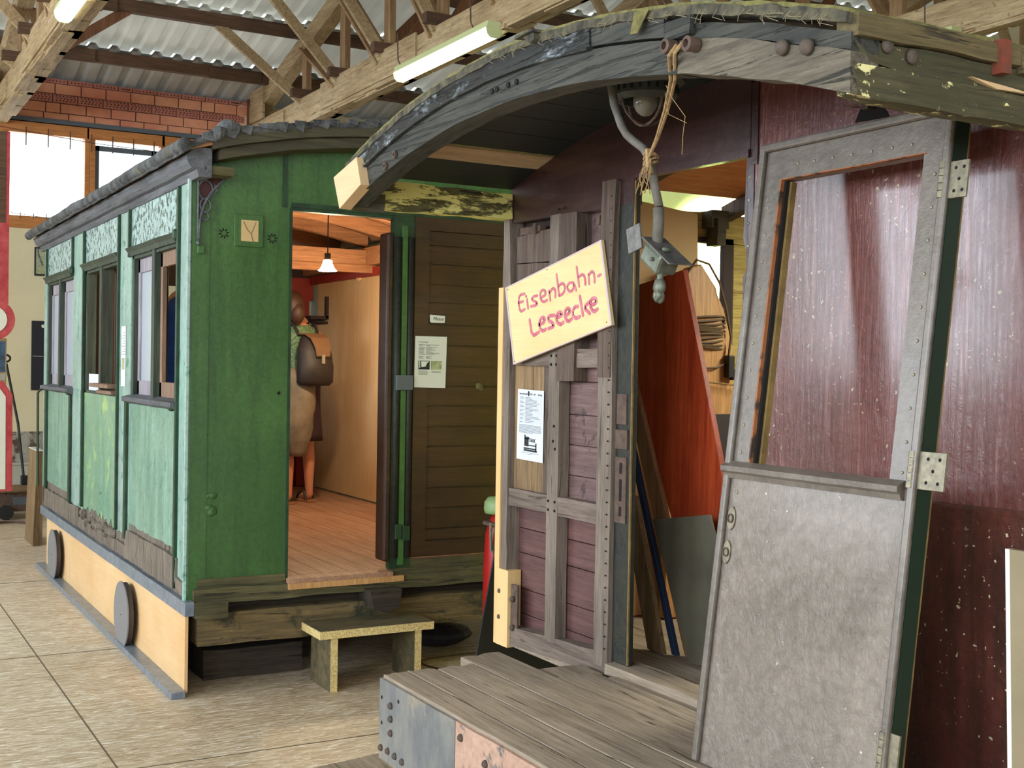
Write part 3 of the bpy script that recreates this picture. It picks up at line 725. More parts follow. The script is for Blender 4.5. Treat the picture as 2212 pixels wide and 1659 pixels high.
# right door leaf: frame with horizontal boards
lf = thing('x', (0, 0, 0), '', ''); bpy.data.objects.remove(lf)
g = G(); g.box(2.775, GY-.02, .615, 2.86, GY+.012, 2.455); g.box(3.34, GY-.02, .615, 3.46, GY+.012, 2.455); g.box(2.86, GY-.02, 2.385, 3.34, GY+.012, 2.455); g.box(2.86, GY-.02, .615, 3.34, GY+.012, .70)
leaf = build(g, 'door_leaf', 'brown', gc)
g = G(); zs = [.70, .764, .877, .987, 1.10, 1.213, 1.32, 1.433, 1.54, 1.648, 1.763, 1.875, 1.995, 2.092, 2.204, 2.305, 2.385]
for a, b in zip(zs, zs[1:]): g.box(2.86, GY-.012, a+.004, 3.34, GY+.01, b-.004)
g.box(2.86, GY-.002, .70, 3.34, GY+.01, 2.385)
build(g, 'door_boards', 'brown', leaf).location = (0, 0, 0)
g = G(); g.ball((3.18, GY-.012, 1.545), .02, (1.1, .2, 1), 10); g.ball((3.195, GY-.012, 1.53), .014, (1, .2, 1.2), 8); build(g.weather(.01, .004, 40, 3, 1), 'paint_chip', 'mossy_sill', leaf).location = (0, 0, 0)
# folded left leaf and dark post with half rounds
g = G(); g.box(2.615, GY-.015, .60, 2.655, GY+.10, 2.36); build(g, 'folded_leaf', 'brown', gc, bevel=.012)
g = G(); g.box(2.655, GY-.01, .56, 2.775, GY+.04, 2.46); dp = build(g, 'door_post', 'green_dk', gc)
for xx in (2.678, 2.752):
    g = G(); g.cyl((xx, GY-.012, .62), (xx, GY-.012, 2.34), .019, 10); build(g, 'half_round', 'jamb', dp, smooth=True).location = (0, 0, 0)
g = G(); g.box(2.70, GY-.024, .58, 2.73, GY-.008, 2.40); build(g, 'centre_strip', 'green', dp).location = (0, 0, 0)
g = G(); g.box(2.668, GY-.04, 1.52, 2.765, GY-.01, 1.60); build(g, 'lock_keeper', 'steelgrey', dp, bevel=.003).location = (0, 0, 0)
g = G(); g.box(2.675, GY-.035, .72, 2.712, GY-.01, .80); g.box(2.722, GY-.04, .71, 2.76, GY-.01, .79); build(g, 'lower_keeper', 'green_dk', dp, bevel=.003).location = (0, 0, 0)
# threshold and bottom sill
g = G(); g.box(2.08, GY-.05, .528, 2.66, GY+.058, .551); build(g, 'threshold', 'boards', gc)
g = G(); g.box(2.08, GY-.058, .498, 2.72, GY-.03, .528); build(g, 'threshold_edge', 'wrap', gc)
g = G(); g.box(1.60, GY-.035, .455, 3.92, GY+.05, .527); build(g.weather(.06, .007, 8, 3), 'end_sill', 'mossy_sill', gc)
g = G(); g.box(1.62, GY-.012, .52, 2.075, GY+.055, .575); g.box(2.67, GY-.006, .52, 3.9, GY+.055, .60); build(g.weather(.06, .003, 8, 3), 'end_sill_edge', 'mossy_sill', gc)
g = G(); g.box(1.72, GY+.10, .30, 3.9, GY+.22, .46); build(g, 'floor_bearer', 'beam_d', gc)
# roof
def garc(x, up=0): return gtop(x)+up
xs = [1.52+ (3.96-1.52)*k/20 for k in range(21)]
g = G(); secs = []
for x in xs: secs.append([(x, 5.82, garc(x, .0)), (x, 10.75, garc(x, .0)), (x, 10.75, garc(x, .03)), (x, 5.82, garc(x, .03))])
g.strip(secs); build(g, 'roof_boards', 'rib', gc)
g = G(); secs = []
xs2 = [1.47+(4.01-1.47)*k/40 for k in range(41)]
nY = 60
grid = []
for x in xs2:
    row = []
    for j in range(nY+1):
        y = 5.80+(10.8-5.80)*j/nY
        e = max(0, (abs(x-2.74)-1.15)/.12)
        row.append(Vector((x, y, garc(x, .055) - .035*e)))
    grid.append(row)
vt = [[g.bm.verts.new(p+noise.noise_vector(p*5)*.013) for p in row] for row in grid]
vb = [[g.bm.verts.new(p-Vector((0, 0, .035))+noise.noise_vector(p*9)*.010) for p in row] for row in grid]
for i in range(40):
    for j in range(nY):
        g.bm.faces.new((vt[i][j], vt[i+1][j], vt[i+1][j+1], vt[i][j+1])); g.bm.faces.new((vb[i][j], vb[i][j+1], vb[i+1][j+1], vb[i+1][j]))
for i in range(40):
    for j in (0, nY): g.bm.faces.new((vt[i][j], vb[i][j], vb[i+1][j], vt[i+1][j]))
for j in range(nY):
    for i in (0, 40): g.bm.faces.new((vt[i][j], vt[i][j+1], vb[i][j+1], vb[i][j]))
build(g, 'roof_felt', 'felt', gc, smooth=True)
# torn felt flaps over the end edge and rolled edge along the side
g = G(); q = random.Random(11)
for k in range(26):
    x = 1.56+k*.092; w = .05+q.random()*.08; d = .02+q.random()*.035
    z = garc(x, .065); g.poly([(x, 5.79-q.random()*.006, z), (x+w, 5.79, garc(x+w, .062)), (x+w*.8, 5.785, z-d), (x+.1*w, 5.785, z-d*.7)], (0, .012, 0))
tag(build(g.weather(.04, .005, 20, 4, 3), 'torn_felt_edge', 'felt', gc), kind='stuff')
g = G(); pts = [(1.478, 5.78+k*.1, garc(1.5, .018)+.003*math.sin(k*.7)) for k in range(51)]
g.tube(pts, .033, 10); build(g.weather(.04, .006, 4.5, 8, 2), 'rolled_felt', 'felt', gc, smooth=True)
g = G(); g.ball((1.70, 5.82, 2.775), .05, (1.3, 1.0, .9), 10); g.ball((1.64, 5.80, 2.75), .04, (1, 1.4, .8), 8); build(g.weather(.02, .015, 20, 8, 1), 'felt_lump', 'felt', gc)
# side cornice under the roof edge
g = G(); g.poly([(GX-.06, 5.85, 2.60), (GX-.075, 5.85, 2.64), (GX-.03, 5.85, 2.68), (GX+.05, 5.85, 2.68), (GX+.05, 5.85, 2.54), (GX-.01, 5.85, 2.54), (GX-.02, 5.85, 2.575), (GX-.045, 5.85, 2.58)], (0, 4.85, 0)); build(g.weather(.12, .004, 6, 2), 'side_cornice', 'gutter', gc)
# arched end cornice
def arcband(y0, y1, z0, z1, name, mat, xa=1.60, xb=3.9, w=0):
    g = G(); secs = []
    for k in range(25):
        x = xa+(xb-xa)*k/24; z = garc(x)
        secs.append([(x, y0, z+z0), (x, y1, z+z0), (x, y1, z+z1), (x, y0, z+z1)])
    g.strip(secs)
    if w: g.weather(.05, w, 9, 5, 4)
    return build(g, name, mat, gc)
arcband(5.80, 6.0, -.022, .03, 'end_cornice', 'cornice', 1.62, 3.9, .004)
arcband(5.84, 6.0, -.075, -.024, 'end_cornice_lower', 'cornice', 1.66, 3.9, .003)
g = G(); g.box(1.60, 5.86, 2.56, 1.74, 6.0, 2.60); build(g, 'cornice_return', 'mossy_sill', gc)
# ornamental bracket under the cornice corner
g = G(); P = []
for k in range(13):
    a = k/12; P.append((1.605+.145*a**2.2, GY-.02, 2.245+.33*a**.75))
g.tube(P, .007, 6)
g.tube([(1.60, GY-.02, 2.25), (1.60, GY-.02, 2.58)], .005, 6)
for cz_, rr_ in ((2.50, .036), (2.425, .026), (2.37, .016)):
    g.tube([(1.64-.004+rr_*math.cos(t*PI/6), GY-.02, cz_+rr_*1.3*math.sin(t*PI/6)) for t in range(13)], .0045, 5)
g.tube([(1.68, GY-.02, 2.53), (1.69, GY-.02, 2.50), (1.665, GY-.02, 2.475)], .004, 5); g.ball((1.603, GY-.02, 2.238), .012, seg=8)
build(g, 'scroll_bracket', 'gutter', gc)
g = G(); g.poly([(1.60, GY-.008, 2.25)]+[(p[0], GY-.008, p[2]) for p in P]+[(1.60, GY-.008, 2.575)], (0, .005, 0)); build(g, 'bracket_web', 'darkred', gc)
g = G(); g.box(1.60, GY-.02, 2.185, 1.635, GY, 2.225); build(g, 'bracket_foot', 'green', gc, bevel=.004)
g = G()
P2 = [(1.525, 10.62+.0, 2.56), (1.53, 10.6, 2.50), (1.56, 10.59, 2.42)]
g.tube(P2, .008, 6); build(g, 'scroll_bracket', 'gutter', gc)
# far corner post and grab rail
g = G(); g.tube([(GX-.035, 10.60, .62), (GX-.04, 10.60, 1.38), (GX-.01, 10.6, 1.42)], .010, 6); build(g, 'grab_rail', 'green_dk', gc)
# floor, inner walls, far end wall with doorway
g = G()
for k in range(17):
    a = GX+.06+k*.135; g.box(a, GY+.06, .50, a+.131, GY2, .552)
build(g, 'floorboards', 'boards', gc)
g = G(); g.box(GX2-.06, GY+.03, .50, GX2, GY2, 2.62); build(g, 'far_side_wall', 'green_side', gc)
g = G()
for a, b in ((7.9, 8.93), (8.935, 10.30)): g.box(GX2-.075, a, .565, GX2-.062, b, 2.36)
lab(build(g, 'plywood_lining', 'ply_wall', gc), 'plain plywood wall lining')
g = G(); g.box(GX2-.078, 6.1, .565, GX2-.062, 7.895, 2.36); build(g, 'plywood_lining', 'ply_wall', gc)
g = G(); g.box(GX2-.11, 6.1, 2.36, GX2-.06, 10.4, 2.43); build(g, 'top_rail', 'redpaint', gc)
for yy in (8.1, 8.75, 9.3):
    g = G(); g.ball((GX2-.09, yy, 2.355), .045, (.5, 1, .5), 8); build(g, 'curved_bracket', 'ply_wall', gc)
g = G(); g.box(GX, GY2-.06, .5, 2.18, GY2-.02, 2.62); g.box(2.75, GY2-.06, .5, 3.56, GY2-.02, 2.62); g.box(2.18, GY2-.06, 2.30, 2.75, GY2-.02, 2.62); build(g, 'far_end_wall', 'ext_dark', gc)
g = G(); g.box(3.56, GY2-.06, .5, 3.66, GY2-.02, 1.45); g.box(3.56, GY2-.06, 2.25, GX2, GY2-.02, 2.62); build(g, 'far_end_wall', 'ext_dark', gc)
g = G(); g.box(3.56, GY2-.09, .56, 3.62, GY2-.02, 2.3); g.box(3.70, GY2-.12, .56, 3.80, GY2-.02, 2.3); g.box(3.56, GY2-.11, 2.22, GX2-.06, GY2-.03, 2.42); build(g, 'red_frame', 'redpaint', gc)
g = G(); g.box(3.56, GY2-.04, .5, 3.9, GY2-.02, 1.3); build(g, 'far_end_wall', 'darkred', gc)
for k, y in enumerate((6.35, 6.9, 7.45, 8.0, 8.6, 9.2, 9.8)):
    g = G(); secs = []
    for j in range(15):
        x = GX+.06+(GX2-.12-GX)*j/14; z = gtop(x)
        secs.append([(x, y, z-.10), (x, y+.07, z-.10), (x, y+.07, z-.004), (x, y, z-.004)])
    g.strip(secs); build(g, 'roof_rib', 'rib', gc)
g = G(); g.box(GX+.03, GY+.05, 2.30, GX+.10, GY2-.1, 2.52); build(g, 'wall_plate', 'rib', gc)
g = G(); g.box(GX2-.16, GY+.05, 2.44, GX2-.06, GY2-.1, 2.58); build(g, 'wall_plate', 'rib', gc)
g = G(); g.box(2.3, 9.0, 2.44, 3.84, 9.06, 2.56); g.box(3.1, 8.98, 2.38, 3.82, 9.04, 2.44); build(g, 'cross_beam', 'rib', gc)
g = G(); g.box(3.66, 10.02, 2.04, 3.83, 10.42, 2.07); g.box(3.80, 10.02, 2.05, 3.83, 10.06, 2.24); g.poly([(3.83, 10.42, 2.0), (3.83, 10.03, 2.0), (3.68, 10.2, 2.04)], (0, 0, .02)); build(g, 'wall_shelf', 'ext_dark', gc)

# hanging lit bulb with flared shade
bt = thing('bulb_lamp', (3.04, 8.0, 2.34), 'small lit lamp with flared glass shade under the green carriage ceiling', 'lamp')
g = G(); g.lathe((3.04, 8.0, 2.30), [(.002, .075), (.03, .072), (.034, .05), (.042, .028), (.052, .012), (.066, 0), (.06, -.004), (.03, -.006), (.002, -.006)], 20); build(g, 'glass_shade', 'bulb', bt, smooth=True)
g = G(); g.cyl((3.04, 8.0, 2.375), (3.04, 8.0, 2.42), .022, 12); g.cyl((3.04, 8.0, 2.40), (3.04, 8.0, 2.755), .004, 6); build(g, 'socket', 'black', bt)
l = bpy.data.lights.new('bulb', 'POINT'); l.energy = 66; l.color = (1, .74, .46); l.shadow_soft_size = .06
o = bpy.data.objects.new('bulb', l); o.location = (3.04, 8.0, 2.24); COL.objects.link(o)

# skirt with painted discs standing in for wheels
sk = thing('skirt_board', (GX, 7.99, 0), 'pale plywood skirt with grey strips and two grey discs along the green carriage', 'skirt board')
g = G(); g.box(GX-.012, 6.0, .02, GX+.004, 8.38, .41); g.box(GX-.012, 8.384, .02, GX+.004, 9.21, .41); g.box(GX-.012, 9.214, .02, GX+.004, 10.25, .41); lab(build(g, 'panel', 'ply', sk), 'pale laminated panel')
g = G(); g.box(GX-.028, 5.95, .405, GX+.02, 7.72, .475); g.box(GX-.027, 7.724, .402, GX+.02, 10.5, .47); build(g, 'top_strip', 'zinc', sk, bevel=.003)
g = G(); g.box(GX-.085, 5.97, 0, GX-.013, 10.3, .034); build(g, 'bottom_strip', 'zinc', sk, bevel=.003)
for yy in (7.18, 9.60):
    g = G(); g.cyl((GX-.075, yy, .195), (GX-.068, yy, .195), .19, 40); d = build(g, 'wheel_disc', 'disc', sk)
    g = G(); g.cyl((GX-.068, yy, .195), (GX-.040, yy, .195), .183, 40); build(g, 'disc_backing', 'disc_b', d).location = (0, 0, 0)
    g = G(); g.cyl((GX-.040, yy, .195), (GX-.012, yy, .195), .06, 20); build(g, 'spacer', 'oldpine', d).location = (0, 0, 0)
    g = G(); g.cyl((GX-.0765, yy, .195), (GX-.074, yy, .195), .004, 8); build(g, 'screw', 'hole', d).location = (0, 0, 0)

# timbers carrying the carriage
g = G(); g.box(1.63, GY-.0, .24, 3.75, GY+.16, .40); tag(build(g.weather(.09, .008, 5, 6), 'sleeper_beam', 'beam'), 'long square timber beam under the doorway end of the green carriage', 'beam')
g = G(); g.box(1.60, 5.93, .385, 1.76, 6.28, .47); tag(build(g.weather(.05, .010, 7, 2), 'timber_block', 'mossy_sill'), 'short cracked timber block on the beam under the green corner post', 'wood block')
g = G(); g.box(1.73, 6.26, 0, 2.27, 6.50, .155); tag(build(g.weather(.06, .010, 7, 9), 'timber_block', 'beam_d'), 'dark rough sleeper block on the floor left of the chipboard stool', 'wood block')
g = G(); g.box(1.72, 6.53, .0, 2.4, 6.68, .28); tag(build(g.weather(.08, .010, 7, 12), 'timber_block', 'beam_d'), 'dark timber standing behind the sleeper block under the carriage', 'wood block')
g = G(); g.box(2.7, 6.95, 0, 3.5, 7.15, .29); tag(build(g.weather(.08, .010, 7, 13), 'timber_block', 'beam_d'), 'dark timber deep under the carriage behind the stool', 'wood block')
g = G(); g.box(1.95, 6.18, .31, 2.5, 6.5, .46); build(g, 'crossbar', 'beam_d', gc)
g = G(); g.poly([(2.50, 5.88, .47), (2.68, 5.88, .47), (2.67, 5.88, .375), (2.60, 5.88, .345), (2.52, 5.88, .375)], (0, .5, 0)); build(g.weather(.05, .006, 8, 3), 'buffer_stub', 'beam_d', gc)
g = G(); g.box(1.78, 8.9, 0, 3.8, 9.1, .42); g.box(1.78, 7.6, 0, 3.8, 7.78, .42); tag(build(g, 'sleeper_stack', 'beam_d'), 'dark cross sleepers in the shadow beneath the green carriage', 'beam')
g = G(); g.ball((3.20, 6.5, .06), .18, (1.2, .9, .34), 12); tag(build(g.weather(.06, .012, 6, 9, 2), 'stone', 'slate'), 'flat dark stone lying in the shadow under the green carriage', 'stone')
g = G(); g.tube([(3.16+.26*math.cos(a*PI/12)*1.0, 6.02+.22*math.sin(a*PI/12)+.05*math.cos(a*PI/6), .006) for a in range(3, 24)], .005, 6); tag(build(g, 'cable', 'cord'), 'thin brown cable looped on the floor behind the chipboard stool', 'cable')

# chipboard stool
st = thing('step_stool', (2.48, 5.93, 0), 'small chipboard step stool with dark worn top in front of the green carriage', 'stool')
g = G(); g.box(2.17, 5.74, .275, 2.80, 6.06, .315); tp = build(g, 'top', 'chip', st)
g = G(); g.box(2.172, 5.742, .3152, 2.798, 6.058, .3165); lab(build(g, 'top_face', 'chip_dk', tp), 'dark worn top face').location = (0, 0, 0)
for xx in (2.235, 2.70):
    g = G(); g.box(xx, 5.76, 0, xx+.038, 6.04, .275); lg = build(g, 'leg', 'chip', st)
    g = G(); g.box(xx-.0012, 5.761, .001, xx, 6.039, .274); build(g, 'leg_face', 'chip_dk', lg).location = (0, 0, 0)

# papers on the green carriage
def lines(g, x0, x1, z, y, w, rnd, h=.0032): g.box(x0, y-.0006, z, x0+(x1-x0)*w, y, z+h)
pn = thing('notice_sheet', (2.875, GY-.022, 1.545), 'pale notice sheet with two small photos on the brown carriage door', 'notice')
g = G(); g.poly([(2.778, GY-.0225, 1.535), (2.966, GY-.0225, 1.532), (2.972, GY-.0225, 1.812), (2.782, GY-.0225, 1.812)], (0, .001, 0)); build(g, 'sheet', 'paper', pn)
g = G(); rr = random.Random(2); yf = GY-.0228
for row, z in enumerate([1.764, 1.758, 1.750, 1.744, 1.737, 1.731, 1.725, 1.719, 1.713, 1.702, 1.696, 1.690]):
    g.box(2.803, yf-.0005, z, 2.803+.022+.018*rr.random(), yf, z+.0026); g.box(2.846, yf-.0005, z, 2.846+.02+.06*rr.random(), yf, z+.0026)
for z in (1.622, 1.616, 1.610, 1.604): g.box(2.802, yf-.0005, z, 2.846+.02*rr.random(), yf, z+.0024)
for z in (1.622, 1.616): g.box(2.88, yf-.0005, z, 2.936, yf, z+.0024)
build(g, 'printed_lines', 'ink', pn)
mt = Matrix.Translation((2.802, yf, 1.778)) @ Matrix.Rotation(PI/2, 4, 'X')
mt.translation -= pn.location; textmesh('Personenwagen', .009, 'inkd', pn, mt, .0003, 'heading')
g = G(); g.box(2.802, yf-.0006, 1.632, 2.869, yf, 1.679); lab(build(g, 'photo_print', 'inkd', pn), 'dark photograph of a carriage')
g = G(); g.poly([(2.808, yf-.0012, 1.64), (2.812, yf-.0012, 1.64), (2.812, yf-.0012, 1.677), (2.806, yf-.0012, 1.677)], (0, .0004, 0)); g.poly([(2.82, yf-.0012, 1.645), (2.845, yf-.0012, 1.648), (2.852, yf-.0012, 1.665), (2.866, yf-.0012, 1.676), (2.818, yf-.0012, 1.676)], (0, .0004, 0)); build(g, 'photo_sky', 'paper', pn)
g = G(); g.box(2.877, yf-.0006, 1.632, 2.942, yf, 1.679); lab(build(g, 'photo_print', 'photo_g', pn), 'greenish photograph')
mp = thing('name_card', (2.90, GY-.0225, 1.888), 'small worn card reading Messe above the notice on the brown door', 'sign')
g = G(); g.poly([(2.868, GY-.0225, 1.892), (2.876, GY-.0225, 1.887), (2.955, GY-.0225, 1.887), (2.958, GY-.0225, 1.898), (2.958, GY-.0225, 1.925), (2.866, GY-.0225, 1.930)], (0, .001, 0)); build(g, 'card', 'paper', mp)
mt = Matrix.Translation((2.884, GY-.0228, 1.900)) @ Matrix.Rotation(PI/2, 4, 'X'); mt.translation -= mp.location
textmesh('Messe', .026, 'inkd', mp, mt, .0003, 'handwriting', .35)
for nm, x_, yy, lb in (('notice_strip', 0, 7.52, 'narrow white notice strip on the green post between the windows'),):
    t = thing(nm, (GX-.005, yy, 1.52), lb, 'notice')
    g = G(); g.box(GX-.0055, 7.465, 1.50, GX-.0035, 7.585, 1.86); build(g, 'sheet', 'paperb', t)
    g = G(); g.box(GX-.0065, 7.49, 1.60, GX-.0055, 7.56, 1.67); build(g, 'photo_print', 'photo_g', t)
    g = G()
    for k in range(9): g.box(GX-.0065, 7.48, 1.69+k*.016, GX-.0055, 7.56-.02*(k % 3), 1.693+k*.016)
    build(g, 'printed_lines', 'ink', t)
for k, (y0_, y1_, z0_, z1_, lb) in enumerate(((9.36, 9.70, 1.56, 1.86, 'white printed sheet behind the right pane of the farthest carriage window'), (9.92, 10.26, 1.50, 2.0, 'white printed sheet behind the left pane of the farthest carriage window'))):
    t = thing('notice_sheet', (GX+.08, (y0_+y1_)/2, z0_), lb, 'notice')
    g = G(); g.box(GX+.078, y0_, z0_, GX+.080, y1_, z1_); build(g, 'sheet', 'paperb', t)
    g = G(); g.box(GX+.077, y0_+.05, z0_+.05, GX+.078, y1_-.05, z0_+.16); build(g, 'photo_print', 'photo_g', t)
t = thing('notice_sheet', (GX+.02, 8.6, 1.45), 'white sheet standing at the bottom of the open middle carriage window', 'notice')
g = G(); g.box(GX+.02, 8.38, 1.45, GX+.023, 8.74, 1.56); build(g, 'sheet', 'paperb', t)

# ================================================================== RED CARRIAGE
RX = 2.55                      # outer face of its end wall
RY0, RY1 = 1.84, 4.585         # near and far side
RC = 3.23
def rtop(y): return 2.600 - .118*(y-RC)**2       # underside of ceiling boards
def hb(y): return 2.445 - .115*(y-RC)**2         # hoop underside
def ht(y): return 2.600 - .115*(y-RC)**2         # hoop top
rc = thing('red_railway_carriage', (3.6, 3.2, .5), 'old dismantled burgundy railway carriage with an arched roof over its open end platform', 'railway carriage')
def yz(ptsyz, x, th, name, mat, parent=rc, w=0, seed=1, bevel=0, seg=.07, freq=8):
    g = G(); g.poly([(x, y, z) for y, z in ptsyz], (th, 0, 0))
    if w: g.weather(seg, w, freq, seed)
    o = build(g, name, mat, parent, bevel=bevel)
    if parent is not rc and parent is not None and parent.type == 'MESH': o.location = (0, 0, 0)
    return o
def band(y0, y1, fb, ft, x0, x1, name, mat, n=30, w=0, seg=.05, freq=9, seed=1, parent=rc):
    g = G(); secs = []
    for k in range(n+1):
        y = y0+(y1-y0)*k/n
        secs.append([(x0, y, fb(y)), (x1, y, fb(y)), (x1, y, ft(y)), (x0, y, ft(y))])
    g.strip(secs)
    if w: g.weather(seg, w, freq, seed, 4)
    return build(g, name, mat, parent)
# --- roof hoop over the platform
band(2.37, 4.46, hb, lambda y: hb(y)+.083, 1.78, 1.86, 'hoop_beam', 'hoop', w=.003)
band(1.80, 2.37, hb, lambda y: hb(y)+.083, 1.78, 1.86, 'hoop_beam', 'hoop_raw', w=.006, seed=4)
band(2.75, 4.46, lambda y: hb(y)+.088, lambda y: hb(y)+.142, 1.772, 1.86, 'hoop_moulding', 'hoop_up', w=.003)
band(2.42, 2.75, lambda y: hb(y)+.088, lambda y: hb(y)+.136, 1.776, 1.86, 'hoop_moulding', 'hoop', w=.007, seed=3)
band(2.75, 4.46, lambda y: hb(y)+.080, lambda y: hb(y)+.089, 1.764, 1.80, 'hoop_bead', 'hoop_up', w=.0015)
band(1.80, 2.41, lambda y: hb(y)+.085, lambda y: hb(y)+.122, 1.782, 1.86, 'hoop_upper_board', 'hoop', w=.004, seed=8)
g = G(); g.box(1.764, 2.30, hb(2.4)+.075, 1.79, 2.40, hb(2.4)+.12); build(g.weather(.03, .004, 12, 3), 'patch_block', 'hoop', rc)
band(1.80, 4.47, lambda y: ht(y)-.018, lambda y: ht(y)+.006, 1.768, 2.0, 'felt_edge', 'lining_dk', 60, w=.008, seg=.03, freq=22)
band(1.80, 4.47, lambda y: ht(y)+.003, lambda y: ht(y)+.014, 1.772, 2.62, 'roof_felt', 'lining', 60, w=.004, seg=.08, freq=16)
g = G(); q = random.Random(4)
for k in range(60):
    y = 1.85+1.5*q.random()**1.5; z = ht(y)-.006; L = .01+.022*q.random()
    g.tube([(1.765, y, z), (1.755, y+.01*q.random(), z-L*.6), (1.762, y+.05*(q.random()-.5), z-L)], .0008, 4)
tag(build(g, 'felt_threads', 'dust', rc), kind='stuff')
g = G(); g.poly([(1.758, 2.52, ht(2.5)+.004), (1.758, 2.46, ht(2.46)+.004), (1.752, 2.50, ht(2.5)-.055), (1.752, 2.53, ht(2.5)-.05)], (.003, 0, 0)); build(g, 'felt_rag', 'lining', rc)
g = G(); g.poly([(1.755, 3.02, ht(3)+.02), (1.755, 3.09, ht(3)+.022), (1.75, 3.02, ht(3)-.02), (1.75, 3.0, ht(3)-.01)], (.02, 0, 0)); g.box(1.74, 3.0, ht(3)+.010, 1.80, 3.10, ht(3)+.018); build(g.weather(.02, .004, 20), 'felt_rag', 'lining_dk', rc)
# square block end at the far foot of the hoop
yz([(4.543, 2.387), (4.308, 2.434), (4.262, 2.325), (4.475, 2.256)], 1.745, .05, 'end_block', 'endblock', bevel=.002)
# bolts on the hoop
def bolt(x, y, z, r, d=.012, mat='bolt', nm='bolt', ax='x', parent=rc, seg=14):
    g = G()
    if ax == 'x': g.lathe((x, y, z), [(.001, -d), (r*.6, -d*.9), (r*.95, -d*.45), (r, 0)], seg, 'x')
    else: g.lathe((x, y, z), [(.001, -d), (r*.6, -d*.9), (r*.95, -d*.45), (r, 0)], seg, 'y')
    return build(g, nm, mat, parent, smooth=True)
for y, z in ((1.990, 2.340), (1.915, 2.325)): bolt(1.775, y, z, .018, .018)
for y, z in ((2.375, 2.425), (2.290, 2.412)):
    g = G(); g.lathe((1.775, y, z), [(.018, 0), (.018, -.03), (.010, -.032), (.010, -.006), (.002, -.005)], 14, 'x'); build(g, 'pipe_socket', 'rusty', rc)
for y, z in ((2.255+1.85, 2.375), (4.02, 2.405)):
    g = G(); g.lathe((1.779, y, z), [(.014, 0), (.014, -.008), (.007, -.008), (.006, 0), (.001, 0)], 12, 'x'); build(g, 'bolt_ring', 'rusty', rc)
for y in (3.15, 3.2, 3.27, 3.30): 
    g = G(); g.cyl((1.776, y, hb(y)+.05), (1.781, y, hb(y)+.05), .009, 10); build(g, 'peg_hole', 'hole', rc)
# --- near side fascia running away along +X
def xz(pts, y, th, name, mat, parent=rc, w=0, seed=1, seg=.06, freq=9):
    g = G(); g.poly([(x, y, z) for x, z in pts], (0, th, 0))
    if w: g.weather(seg, w, freq, seed)
    return build(g, name, mat, parent)
xz([(1.785, 2.325), (2.27, 2.325), (2.27, 2.368), (1.785, 2.368)], 1.785, .06, 'side_moulding', 'fascia_up', w=.006)
xz([(2.272, 2.31), (3.4, 2.31), (3.4, 2.37), (2.272, 2.37)], 1.785, .06, 'side_moulding', 'fascia_up', w=.006, seed=6)
xz([(1.79, 2.285), (1.90, 2.275), (1.93, 2.268), (3.4, 2.265), (3.4, 2.322), (1.79, 2.322)], 1.80, .05, 'side_board', 'fascia', w=.005)
xz([(1.79, 2.212), (1.86, 2.205), (3.4, 2.200), (3.4, 2.262), (1.79, 2.270)], 1.797, .05, 'side_board', 'fascia_lo', w=.006, seed=9)
xz([(2.12, 2.285), (2.22, 2.278), (2.32, 2.27), (2.20, 2.268)], 1.79, .02, 'splinter', 'endblock', w=.002)
xz([(2.195, 2.30), (2.225, 2.30), (2.23, 2.375), (2.20, 2.375)], 1.775, .04, 'rust_bracket', simple('red rusty strap', (128, 56, 38), .8, c2=(96, 60, 44), scale=30), w=.004, seg=.02)
for x, z in ((1.878, 2.316), (1.948, 2.304)): bolt(x, 1.797, z, .016, .010, ax='y')
# --- ceiling boards above the platform
n = 16; ye = [1.86+(4.50-1.86)*k/n for k in range(n+1)]
for grp, (a, b) in enumerate(((0, 5), (5, 10), (10, 14))):
    g = G()
    for k in range(a, b):
        y0_, y1_ = ye[k], ye[k+1]-.004
        g.poly([(1.86, y0_, rtop(y0_)), (1.86, y1_, rtop(y1_)), (1.86, y1_, rtop(y1_)+.015), (1.86, y0_, rtop(y0_)+.015)], (.70, 0, 0))
    build(g, 'ceiling_boards', 'ceil_dk', rc)
g = G(); g.poly([(1.88, 4.19, rtop(4.19)-.001), (1.88, 4.31, rtop(4.31)-.001), (1.88, 4.31, rtop(4.31)+.012), (1.88, 4.19, rtop(4.19)+.012)], (.665, 0, 0)); lab(build(g, 'ceiling_plank', 'bareplank', rc), 'bare unpainted ceiling plank')
g = G(); g.poly([(1.86, 4.315, rtop(4.315)), (1.86, 4.52, rtop(4.52)), (1.86, 4.52, rtop(4.52)+.015), (1.86, 4.315, rtop(4.315)+.015)], (.69, 0, 0)); build(g, 'ceiling_boards', 'ceil_dk', rc)
# far side cantrail with flaking yellow paint
g = G(); g.box(1.84, 4.50, 2.275, 2.53, 4.57, 2.385); build(g.weather(.04, .008, 9, 3), 'cantrail', 'yellow', rc)
g = G(); g.box(1.80, 4.47, 2.26, 1.93, 4.53, 2.33); build(g.weather(.03, .012, 14, 5), 'cantrail_stub', 'cornice', rc)
# --- end wall: header arch boards
def arch_poly(y0, y1, zb0, zb1, n=14):
    return [(y0, zb0), (y1, zb1)] + [(y1+(y0-y1)*k/n, rtop(y1+(y0-y1)*k/n)) for k in range(n+1)]
yz(arch_poly(3.62, 4.52, 2.245, 2.262), RX-.012, .035, 'header_board', 'burg_dk')
yz(arch_poly(2.99, 3.62, 2.335, 2.345), RX-.012, .035, 'header_board', 'burg_dk')
g = G(); g.poly([(2.53, 2.99, 2.325), (2.53, 3.62, 2.335), (2.53, 3.62, 2.36), (2.53, 2.99, 2.35)], (.03, 0, 0)); build(g, 'door_lintel', 'burg_dk', rc)
